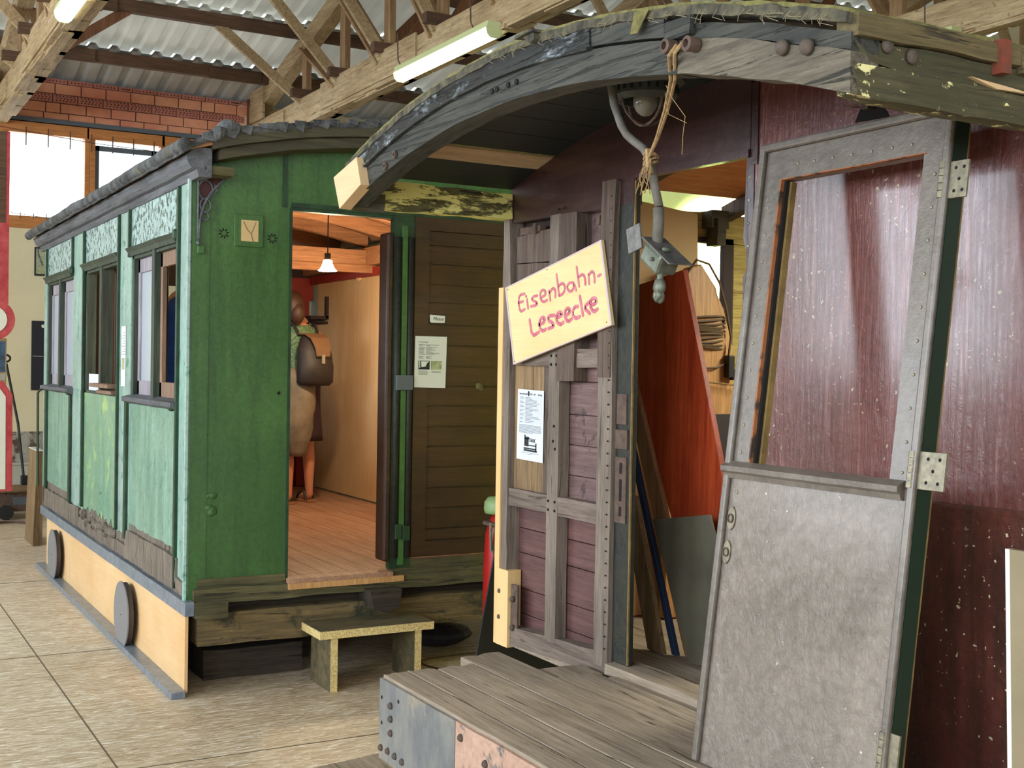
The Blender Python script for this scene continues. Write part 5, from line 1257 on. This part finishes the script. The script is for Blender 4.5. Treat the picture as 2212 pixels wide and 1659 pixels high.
# --- things stored inside the doorway
def board(pts_yz, x, th, name, mat, label, cat='board', grp=None, tilt=0):
    g = G(); g.poly([(x + tilt*(z-.56), y, z) for y, z in pts_yz], (th, 0, 0)); return tag(build(g, name, mat, bevel=.002), label, cat, grp)
board([(3.60, .565), (3.31, .58), (3.80, 2.04), (4.28, 1.97)], 2.90, .025, 'leaning_board', 'redboard', 'tall red stained board leaning sideways inside the red carriage doorway')
board([(3.70, .565), (3.605, .565), (4.06, 1.60), (4.13, 1.57)], 2.865, .02, 'leaning_board', 'tanboard', 'narrow tan board leaning left of the red board in the doorway')
board([(3.735, .565), (3.705, .565), (4.08, 1.50), (4.11, 1.50)], 2.83, .02, 'leaning_board', 'blueboard', 'thin dark blue board edge leaning beside the tan board')
board([(3.85, .565), (3.75, .565), (3.95, 1.15), (4.05, 1.15)], 2.80, .02, 'leaning_board', 'oldpine', 'short aged pine offcut standing behind the door jamb')
g = G(); g.poly([(2.800, 3.588, .567), (2.800, 3.25, .600), (2.797, 3.48, 1.130), (2.797, 3.826, 1.072)], (.008, 0, 0)); tag(build(g, 'metal_plate', 'olivepl'), 'grey olive plate leaning in front of the red board in the doorway', 'plate')
g = G(); g.poly([(3.10, 4.40, .565), (3.48, 4.40, .565), (3.46, 4.43, 2.36), (3.10, 4.43, 2.40)], (0, .012, 0)); tag(build(g, 'hardboard_sheet', 'beigepanel'), 'tall beige hardboard sheet standing against the far inner wall of the red carriage', 'sheet')
g = G(); g.box(3.35, 4.22, .565, 3.72, 4.24, 1.46); tag(build(g, 'slate_sheet', 'slate'), 'dark slate panel standing below the wrapped boards', 'panel')
bd = thing('board_bundle', (3.45, 4.30, 1.0), 'bundle of pale varnished boards wound with brown cable inside the red carriage', 'board bundle')
g = G(); g.poly([(3.20, 4.28, .566), (3.50, 4.28, .566), (3.575, 4.28, 1.48), (3.52, 4.28, 1.75), (3.455, 4.28, 2.02), (3.37, 4.28, 2.12), (3.30, 4.28, 2.10), (3.285, 4.28, 2.03), (3.235, 4.28, 2.03)], (0, .045, 0)); build(g, 'front_board', 'wrap', bd, bevel=.006)
g = G(); g.poly([(3.36, 4.33, .566), (3.60, 4.33, .566), (3.60, 4.33, 1.75), (3.54, 4.33, 1.93), (3.50, 4.33, 2.0), (3.42, 4.33, 2.03)], (0, .04, 0)); build(g, 'rear_board', 'wrap', bd, bevel=.006)
cb = thing('extension_cable', (3.45, 4.3, 1.7), 'brown extension cable wound in coils round the pale board bundle, plug hanging down', 'cable')
g = G()
for k in range(11):
    z = 1.755+k*.013; ring = []
    for t in range(17):
        a = t*PI/8; ring.append((3.385+.15*math.cos(a)+.02*(z-1.8), 4.325+.062*math.sin(a), z+.008*math.sin(a*2+k)))
    g.tube(ring, .0055, 5)
g.tube([(3.27, 4.265, 1.68), (3.35, 4.26, 1.66), (3.45, 4.262, 1.665), (3.52, 4.27, 1.69)], .005, 5)
g.tube([(3.29, 4.275, 2.08), (3.33, 4.265, 2.135), (3.40, 4.265, 2.12), (3.46, 4.265, 2.04), (3.50, 4.265, 1.93), (3.53, 4.265, 1.80), (3.515, 4.26, 1.72)], .006, 6)
build(g, 'cable_coils', 'cord', cb)
g = G(); g.box(3.50, 4.24, 1.62, 3.535, 4.275, 1.72); g.box(3.525, 4.24, 1.61, 3.55, 4.27, 1.66); build(g, 'plug', 'black', cb, bevel=.005)
g = G(); g.tube([(3.20, 4.255, 1.625), (3.40, 4.255, 1.60), (3.58, 4.24, 1.585)], .004, 5); tag(build(g, 'twine', 'rope'), 'short tan cord stretched across the pale boards below the coils', 'twine')
# beige board at the right edge
g = G(); g.poly([(2.20, 1.728, .55), (2.20, 1.10, .55), (2.40, 1.10, 1.26), (2.30, 1.817, 1.262), (2.22, 1.762, .80)], (.018, 0, 0))
g.bm.free()
g = G(); g.poly([(2.03, 1.555, .02), (2.03, 1.0, .02), (2.12, 1.0, 1.30), (2.10, 1.660, 1.298)], (.016, 0, 0)); lb_ = tag(build(g, 'leaning_board', 'oliveboard'), 'beige board with a white edge leaning at the lower right beside the burgundy wall', 'board')
g = G(); g.poly([(2.029, 1.557, .02), (2.029, 1.547, .02), (2.099, 1.652, 1.298), (2.099, 1.662, 1.298)], (.018, 0, 0)); build(g, 'edge_strip', 'paper', lb_)
lb_.children[0].data.transform(Matrix.Translation(Vector((0, 0, 0))))

# partition wall added for the brightness seen through the red carriage doorway and windows
g = G(); g.box(3.98, 5.62, 0, 7.4, 5.70, 2.75); struct(g, 'wall_backdrop', 'backdrop')
tube_lamp(5.0, 4.80, 5.62, 2.62, 'added unseen tube lamp between the red carriage and the partition', False)  # lamp added out of view to light the wall behind the carriage
l = bpy.data.lights.new('tube', 'AREA'); l.shape = 'RECTANGLE'; l.size = 1.2; l.size_y = .2; l.energy = 170; l.color = (.92, 1.0, .62)  # added area light brightening that wall
o = bpy.data.objects.new('tube', l); COL.objects.link(o); o.location = (4.9, 5.15, 2.54); o.rotation_euler = Vector((.25, .75, -.6)).to_track_quat('-Z', 'Y').to_euler(); l.spread = 2.0
tube_lamp(4.2, 2.6, 3.7, 2.44, 'added unseen tube lamp under the ceiling inside the red carriage', False)  # lamp added out of view to brighten the dark interior
l = bpy.data.lights.new('tube', 'AREA'); l.shape = 'RECTANGLE'; l.size = .15; l.size_y = 1.1; l.energy = 48; l.color = (1.0, .96, .74)  # added area light backing up the unseen interior lamp
o = bpy.data.objects.new('tube', l); COL.objects.link(o); o.location = (4.2, 3.1, 2.38); o.rotation_euler = (0, 0, 0)

# ================================================================== AT THE FAR LEFT WALL
sgn = thing('railway_signal', (1.45, 13.0, 0), 'old red and white railway signal with a round ring, at the left edge', 'signal')
g = G(); g.box(1.36, 13.0, 2.2, 1.60, 13.03, 3.9); build(g.weather(.2, .003, 4, 2), 'signal_arm', 'sigred', sgn)
g = G(); g.box(1.38, 12.995, 3.0, 1.565, 13.0, 3.9); build(g, 'arm_face', 'timber_d', sgn)
g = G(); g.cyl((1.46, 13.0, 2.04), (1.46, 13.03, 2.04), .205, 40); build(g, 'ring', 'sigred', sgn)
g = G(); g.cyl((1.46, 12.992, 2.04), (1.46, 13.0, 2.04), .13, 36); build(g, 'disc', 'sigwhite', sgn)
g = G(); g.poly([(1.25, 13.0, .34), (1.655, 13.0, .34), (1.648, 13.0, 1.30), (1.56, 13.0, 1.43), (1.25, 13.0, 1.43)], (0, .03, 0)); build(g, 'signal_board', 'sigred', sgn)
g = G(); g.poly([(1.25, 12.995, .36), (1.59, 12.995, .36), (1.585, 12.995, 1.28), (1.53, 12.995, 1.36), (1.25, 12.995, 1.36)], (0, .005, 0)); build(g, 'board_face', 'sigwhite', sgn)
g = G(); g.cyl((1.50, 12.985, .86), (1.50, 12.995, .86), .018, 10); build(g, 'bolt', 'rusty', sgn)
g = G(); g.box(1.40, 13.03, 0, 1.50, 13.10, 3.9); build(g, 'post', 'timber_d', sgn)
pc = thing('wall_picture', (1.53, 13.2, 1.48), 'small blue landscape picture beside the signal ring at the left edge', 'picture')
g = G(); g.box(1.45, 13.19, 1.36, 1.612, 13.205, 1.86); build(g, 'mount', 'endblock', pc)
g = G(); g.box(1.46, 13.186, 1.52, 1.600, 13.19, 1.83); build(g, 'print', 'sky_pic', pc)
g = G(); g.box(1.46, 13.186, 1.44, 1.600, 13.19, 1.50); build(g, 'caption_card', 'paper', pc)
g = G(); g.box(1.5, 13.205, 0, 1.54, 13.24, 1.8); build(g, 'easel_post', 'timber_d', pc)
tl = thing('tamping_tool', (1.85, 14.0, .25), 'black iron tool with a loop handle leaning against the cream wall', 'hand tool')
g = G(); g.tube([(1.73+.075*math.cos(a*PI/8)*(1 if 1 else 1), 14.45+.0, 1.66+.045*math.sin(a*PI/8)) for a in range(17)], .012, 8); build(g, 'loop_handle', 'black', tl)
g = G(); g.tube([(1.765, 14.45, 1.60), (1.86, 14.2, .95), (1.90, 14.05, .40)], .014, 8); build(g, 'shaft', 'black', tl)
g = G(); g.box(1.87, 13.98, .303, 1.98, 14.06, .40); build(g, 'head', 'black', tl, bevel=.008)
tr = thing('rail_trolley', (1.7, 13.75, 0), 'low dark steel trolley frame on the floor under the signal', 'trolley')
g = G(); g.box(.9, 13.45, .08, 1.97, 13.52, .28); g.box(.9, 13.96, .08, 1.97, 14.03, .28); build(g, 'side_frame', 'rusty', tr)
g = G(); g.box(.9, 13.42, .282, 2.0, 14.06, .30); build(g, 'deck', 'oldpine', tr)
g = G(); g.box(1.72, 13.444, .15, 1.86, 13.449, .23); build(g, 'frame_slot', 'steelgrey', tr)
for xx in (1.1, 1.65): g = G(); g.cyl((xx, 13.40, .075), (xx, 13.44, .075), .075, 16); build(g, 'wheel', 'black', tr)
g = G(); g.tube([(1.5, 13.2, .01), (1.7, 13.1, .02), (1.85, 13.0, .012)], .012, 5); tag(build(g, 'floor_hose', 'rusty'), 'short piece of dark hose on the floor before the trolley', 'hose')
g = G(); g.poly([(1.632, 11.45, .0), (1.715, 11.47, .0), (1.712, 11.47, .84), (1.662, 11.45, .84)], (.0, .5, 0)); lb2 = tag(build(g, 'standing_board', 'oldpine'), 'narrow wooden board with white top standing behind the far end of the green carriage', 'board')
g = G(); g.box(1.658, 11.45, .841, 1.715, 11.95, .848); build(g, 'white_edge', 'paper', lb2)
dbd = thing('notice_board', (2.2, Y1-.02, 1.3), 'dark blue framed board low on the cream wall beside the green carriage', 'board')
g = G(); g.box(2.097, Y1-.03, 1.30, 2.50, Y1-.001, 2.10); build(g, 'panel', 'darkboard', dbd, bevel=.003)
g = G(); g.cyl((2.22, Y1-.032, 2.04), (2.22, Y1-.03, 2.04), .02, 12); g.box(2.11, Y1-.033, 1.69, 2.45, Y1-.03, 1.694); build(g, 'white_dot', 'paper', dbd)
fp = thing('picture_frame', (2.2, Y1-.02, 2.6), 'small dark framed picture on the cream wall beside the far roof corner', 'picture')
g = G(); g.box(2.12, Y1-.03, 2.62, 2.40, Y1-.001, 2.95); build(g, 'frame', 'black', fp)
g = G(); g.box(2.135, Y1-.034, 2.64, 2.385, Y1-.03, 2.93); build(g, 'print', 'photo_g', fp)

# extinguisher and dark plate between the carriages
ex = thing('fire_extinguisher', (3.03, 5.45, 0), 'red fire extinguisher with pale green cap, half hidden between the two carriages', 'fire extinguisher')
g = G(); g.lathe((3.03, 5.45, 0), [(.001, .0), (.085, .0), (.088, .02), (.088, .62), (.08, .80), (.055, .88), (.03, .91), (.001, .91)], 24); build(g, 'cylinder', 'extred', ex, smooth=True)
g = G(); g.lathe((3.03, 5.45, 0), [(.001, .905), (.085, .905), (.09, .925), (.088, .96), (.07, .985), (.001, .99)], 20); build(g, 'cap', 'extgreen', ex, smooth=True)
g = G(); g.tube([(2.95, 5.41, .86), (2.945, 5.40, .80), (2.95, 5.40, .73), (2.97, 5.395, .70)], .008, 6); g.tube([(2.965, 5.40, .85), (2.97, 5.395, .78), (2.955, 5.395, .71)], .005, 6); build(g, 'clip_hook', 'brass', ex)
g = G(); g.lathe((3.03, 5.45, 0), [(.088, .845), (.095, .85), (.095, .858), (.088, .865)], 20); build(g, 'collar', 'rusty', ex)
g = G(); g.poly([(2.72, 5.2, .0), (3.35, 5.2, .0), (3.35, 5.2, .95), (2.90, 5.2, .95)], (0, .012, 0)); tag(build(g, 'steel_sheet', 'black'), 'black sheet with a slanted edge standing beside the red extinguisher', 'sheet')

# ================================================================== PEOPLE
def skin_body(name, parent, V, E, mat, root='pelvis', sub=2):
    me = bpy.data.meshes.new(name); idx = {k: i for i, k in enumerate(V)}
    me.from_pydata([v[0] for v in V.values()], [(idx[a], idx[b]) for a, b in E], [])
    o = bpy.data.objects.new(name, me); COL.objects.link(o)
    m = o.modifiers.new('s', 'SKIN'); m.use_smooth_shade = True
    for k, v in V.items():
        sv = me.skin_vertices[0].data[idx[k]]; rr_ = v[1] if isinstance(v[1], tuple) else (v[1], v[1]); sv.radius = rr_
        sv.use_root = (k == root)
    s = o.modifiers.new('ss', 'SUBSURF'); s.levels = sub
    bpy.context.view_layer.update()
    m2 = bpy.data.meshes.new_from_object(o.evaluated_get(bpy.context.evaluated_depsgraph_get()))
    bpy.data.objects.remove(o)
    m2.materials.clear(); m2.materials.append(M[mat])
    for p in m2.polygons: p.use_smooth = True
    m2.name = name; o = bpy.data.objects.new(name, m2); return put(o, parent)
def human(h, parent, arms, feet, mat='skin', hx=0.0):
    """local frame: faces -Y, X to its left, Z up; arms = {side: (elbow, wrist, handdir)}"""
    k = h/1.70
    V = {'pelvis': ((0, 0, .92*k), (.155*k, .11*k)), 'waist': ((0, .0, 1.10*k), (.13*k, .095*k)), 'chest': ((0, 0, 1.29*k), (.155*k, .11*k)),
         'upper': ((0, .01, 1.40*k), (.13*k, .09*k)), 'neck': ((0, .0, 1.47*k), .056*k), 'neck2': ((hx*.4, -.015, 1.53*k), .052*k),
         'chin': ((hx*.7, -.035, 1.555*k), (.062*k, .06*k)), 'face': ((hx*.9, -.025, 1.61*k), (.074*k, .088*k)), 'crown': ((hx, -.01, 1.665*k), (.068*k, .082*k))}
    E = [('pelvis', 'waist'), ('waist', 'chest'), ('chest', 'upper'), ('upper', 'neck'), ('neck', 'neck2'), ('neck2', 'chin'), ('chin', 'face'), ('face', 'crown')]
    for s, sx in (('L', 1), ('R', -1)):
        fx, fy = feet[s]
        V.update({'hip'+s: ((sx*.09*k, 0, .86*k), .088*k), 'thigh'+s: ((sx*.095*k+fx*.2, fy*.2, .68*k), .078*k), 'knee'+s: ((sx*.095*k+fx*.6, fy*.5-.01, .48*k), .054*k),
                  'calf'+s: ((sx*.09*k+fx*.8, fy*.8+.012, .34*k), .053*k), 'ankle'+s: ((sx*.088*k+fx, fy+.02, .09*k), .034*k), 'heel'+s: ((sx*.088*k+fx, fy+.03, .045*k), .033*k),
                  'ball'+s: ((sx*.095*k+fx, fy-.09, .032*k), (.040*k, .024*k)), 'toe'+s: ((sx*.098*k+fx, fy-.14, .024*k), (.036*k, .016*k))})
        E += [('pelvis', 'hip'+s), ('hip'+s, 'thigh'+s), ('thigh'+s, 'knee'+s), ('knee'+s, 'calf'+s), ('calf'+s, 'ankle'+s), ('ankle'+s, 'heel'+s), ('heel'+s, 'ball'+s), ('ball'+s, 'toe'+s)]
        el, wr, hd = arms[s]; el, wr, hd = Vector(el)*k, Vector(wr)*k, Vector(hd).normalized()
        V.update({'sh'+s: ((sx*.175*k, .0, 1.385*k), .056*k), 'el'+s: (tuple(el), .040*k), 'fa'+s: (tuple(el.lerp(wr, .35)), .040*k), 'wr'+s: (tuple(wr), (.026*k, .020*k)), 'pm'+s: (tuple(wr+hd*.05*k), (.036*k, .017*k))})
        E += [('upper', 'sh'+s), ('sh'+s, 'el'+s), ('el'+s, 'fa'+s), ('fa'+s, 'wr'+s), ('wr'+s, 'pm'+s)]
        side = hd.cross(Vector((sx, 0, 0)));
        side = side.normalized() if side.length > .1 else Vector((0, 1, 0))
        for fi, (off, ln) in enumerate(((-.030, .070), (-.010, .080), (.010, .075), (.029, .058))):
            b = wr+hd*.088*k+side*off*k; c1 = b+hd*ln*.5*k; c2 = b+hd*ln*k+Vector((-sx*.018*k, 0, 0))
            V['f%d%s' % (fi, s)] = (tuple(b), .0095*k); V['g%d%s' % (fi, s)] = (tuple(c1), .0088*k); V['h%d%s' % (fi, s)] = (tuple(c2), .0075*k)
            E += [('pm'+s, 'f%d%s' % (fi, s)), ('f%d%s' % (fi, s), 'g%d%s' % (fi, s)), ('g%d%s' % (fi, s), 'h%d%s' % (fi, s))]
        t1 = wr+hd*.045*k-side*.042*k; t2 = t1+(hd-side*.5)*.035*k
        V['t1'+s] = (tuple(t1), .010*k); V['t2'+s] = (tuple(t2), .0085*k); E += [('pm'+s, 't1'+s), ('t1'+s, 't2'+s)]
    b_ = skin_body('body', parent, V, E, mat)
    g = G(); g.ball((hx*.9, -.118*k, 1.60*k), .013*k, (.8, 1, 1.5), 8)
    for sx in (-1, 1): g.ball((hx*.9+sx*.078*k, .0, 1.60*k), .022*k, (.35, .8, 1.3), 8)
    build(g, 'nose_and_ears', mat, parent, local=True, smooth=True)
    g = G()
    for sx in (-1, 1): g.ball((hx*.9+sx*.030*k, -.098*k, 1.625*k), .010*k, (1.2, .8, .7), 8)
    build(g, 'eyes', 'inkd', parent, local=True, smooth=True)
    g = G(); g.ball((hx*.8, -.100*k, 1.565*k), .018*k, (1.2, .5, .3), 8); build(g, 'mouth', simple('lips', (170, 92, 84), .5), parent, local=True, smooth=True)
    return k
def loft(secs, n=20):
    """secs: (z, rx, ry, cx, cy)"""
    g = G(); rows = []
    for z, rx, ry, cx_, cy_ in secs: rows.append([(cx_+rx*math.cos(2*PI*t/n), cy_+ry*math.sin(2*PI*t/n), z) for t in range(n)])
    g.strip(rows); return g
# visitor with backpack inside the green carriage
wm = thing('person', (3.28, 9.22, .556), 'person with a dark backpack, green patterned top, bare legs and sandals inside the green carriage', 'person')
wm.rotation_euler = (0, 0, math.radians(194))
k = human(1.62, wm, {'L': ((.24, -.02, 1.12), (.20, -.16, .95), (0, -.5, -.8)), 'R': ((-.24, -.04, 1.12), (-.17, -.24, 1.02), (.2, -.8, -.2))}, {'L': (.03, .02), 'R': (-.03, -.03)}, hx=.10)
build(loft([(1.02, .165, .125, 0, 0), (1.12, .15, .115, 0, 0), (1.24, .165, .13, 0, 0), (1.33, .165, .12, 0, .005), (1.38, .13, .09, 0, .01), (1.40, .09, .07, 0, .01)]).weather(.05, .006, 12, 2, 2), 'patterned_top', 'knit', wm, local=True, smooth=True)
build(loft([(.50, .205, .17, 0, .0), (.72, .19, .155, 0, 0), (.93, .175, .14, 0, 0), (1.05, .155, .12, 0, 0)]).weather(.05, .012, 9, 4, 2), 'skirt', 'plumcloth', wm, local=True, smooth=True)
build(loft([(.38, .06, .06, .09, .12), (.55, .11, .10, .08, .12), (.75, .135, .12, .07, .11), (.92, .13, .12, .06, .09), (1.02, .11, .10, .06, .08), (1.06, .06, .06, .06, .07)]).weather(.05, .014, 9, 7, 2), 'tied_jacket', 'skirt', wm, local=True, smooth=True)
g = G(); g.ball((.095, .02, 1.545), .108, (.95, 1.05, 1.15), 16); g.ball((.09, .10, 1.49), .06, (1, 1, 1.4), 12)
build(g.weather(.03, .004, 20, 2, 1), 'hair', 'hair', wm, local=True, smooth=True)
bp = loft([(.93, .13, .075, 0, .21), (.96, .155, .095, 0, .22), (1.08, .155, .105, 0, .225), (1.22, .14, .09, 0, .20), (1.30, .10, .06, 0, .175), (1.32, .05, .03, 0, .165)])
bgp = build(bp.weather(.04, .006, 14, 3, 2), 'backpack', 'bag', wm, local=True, smooth=True)
g = G(); secs = []
for a, (yy, zz) in enumerate(((.13, 1.325), (.20, 1.325), (.27, 1.29), (.315, 1.22), (.325, 1.15))):
    secs.append([(-.10+.01*a, yy, zz), (.10-.01*a, yy, zz), (.10-.01*a, yy+.008, zz+.010), (-.10+.01*a, yy+.008, zz+.010)])
g.strip(secs); build(g, 'flap', 'bagflap', bgp, local=True)
g = G(); g.box(-.012, .325, 1.10, .012, .337, 1.17); build(g, 'buckle', 'nail', bgp, local=True)
for sx in (-1, 1):
    g = G(); g.tube([(sx*.09, .13, 1.32), (sx*.10, .06, 1.405), (sx*.11, -.05, 1.385), (sx*.13, -.10, 1.25), (sx*.15, .0, 1.05), (sx*.13, .14, .98)], .013, 6); build(g, 'strap', 'bag', bgp, local=True)
for sx, fx, fy in ((1, .03, .02), (-1, -.03, -.03)):
    c0 = sx*.088*k+fx
    g = G(); g.poly([(c0-.038, fy+.07, -.004), (c0+.038, fy+.07, -.004), (c0+.046, fy-.08, -.004), (c0+.03, fy-.165, -.004), (c0-.03, fy-.165, -.004), (c0-.044, fy-.08, -.004)], (0, 0, .022)); sd_ = build(g, 'sandal', 'cork', wm, local=True, bevel=.004)
    g = G(); g.tube([(c0-.043, fy-.09, .02), (c0-.02, fy-.09, .062), (c0+.02, fy-.09, .062), (c0+.045, fy-.09, .02)], .010, 6); g.tube([(c0-.038, fy+.03, .02), (c0-.035, fy+.0, .085), (c0, fy-.02, .10), (c0+.035, fy+.0, .085), (c0+.038, fy+.03, .02)], .009, 6); build(g, 'sandal_strap', 'shoe', sd_, local=True)
# visitor in a blue shirt behind the window
mn = thing('person', (1.955, 7.30, .556), 'person in a blue shirt standing inside the green carriage behind the open window', 'person')
mn.rotation_euler = (0, 0, math.radians(120))
k = human(1.80, mn, {'L': ((.26, -.04, 1.13), (.20, -.24, 1.08), (0, -1, 0)), 'R': ((-.26, -.04, 1.13), (-.20, -.24, 1.08), (0, -1, 0))}, {'L': (.03, 0), 'R': (-.03, 0)})
build(loft([(.84, .235, .20, 0, 0.01), (1.05, .22, .20, 0, .02), (1.25, .225, .195, 0, .02), (1.38, .215, .17, 0, .02), (1.47, .17, .125, 0, .02), (1.52, .085, .08, 0, .01)]).weather(.05, .006, 8, 2, 2), 'shirt', 'blue', mn, local=True, smooth=True)
for sx in (-1, 1):
    g = G(); g.tube([(sx*.18, .0, 1.45), (sx*.235, -.01, 1.36), (sx*.27, -.03, 1.24)], .075, 12, .07); build(g, 'sleeve', 'blue', mn, local=True, smooth=True)
    g = G(); g.tube([(sx*.09, .0, .92), (sx*.105, .0, .7), (sx*.12, -.01, .5), (sx*.13, .005, .30), (sx*.125, .015, .07)], .112, 14, .075); build(g, 'trouser_leg', 'jeans', mn, local=True, smooth=True)
    g = G(); g.poly([(sx*.125-.045, .07, -.002), (sx*.125+.045, .07, -.002), (sx*.125+.05, -.12, -.002), (sx*.125+.03, -.20, -.002), (sx*.125-.03, -.20, -.002), (sx*.125-.05, -.12, -.002)], (0, 0, .07)); build(g, 'shoe', 'shoe', mn, local=True, bevel=.015)
g = G(); g.ball((0, .012, 1.70), .098, (.95, 1.08, .95), 16); build(g, 'hair', 'hair', mn, local=True, smooth=True)

for o in list(COL.objects):
    if o.parent is None and 'group' not in o.keys() and 'label' in o.keys():
        b_ = o.name.split('.')[0]
        gm_ = {'timber_block': 'timber blocks under the green carriage', 'leaning_board': 'boards leaning at the red carriage', 'notice_sheet': 'printed notices on the carriages', 'person': 'visitors inside the green carriage', 'curtain_wire': 'wires across the high windows'}
        if b_ in gm_: o['group'] = gm_[b_]
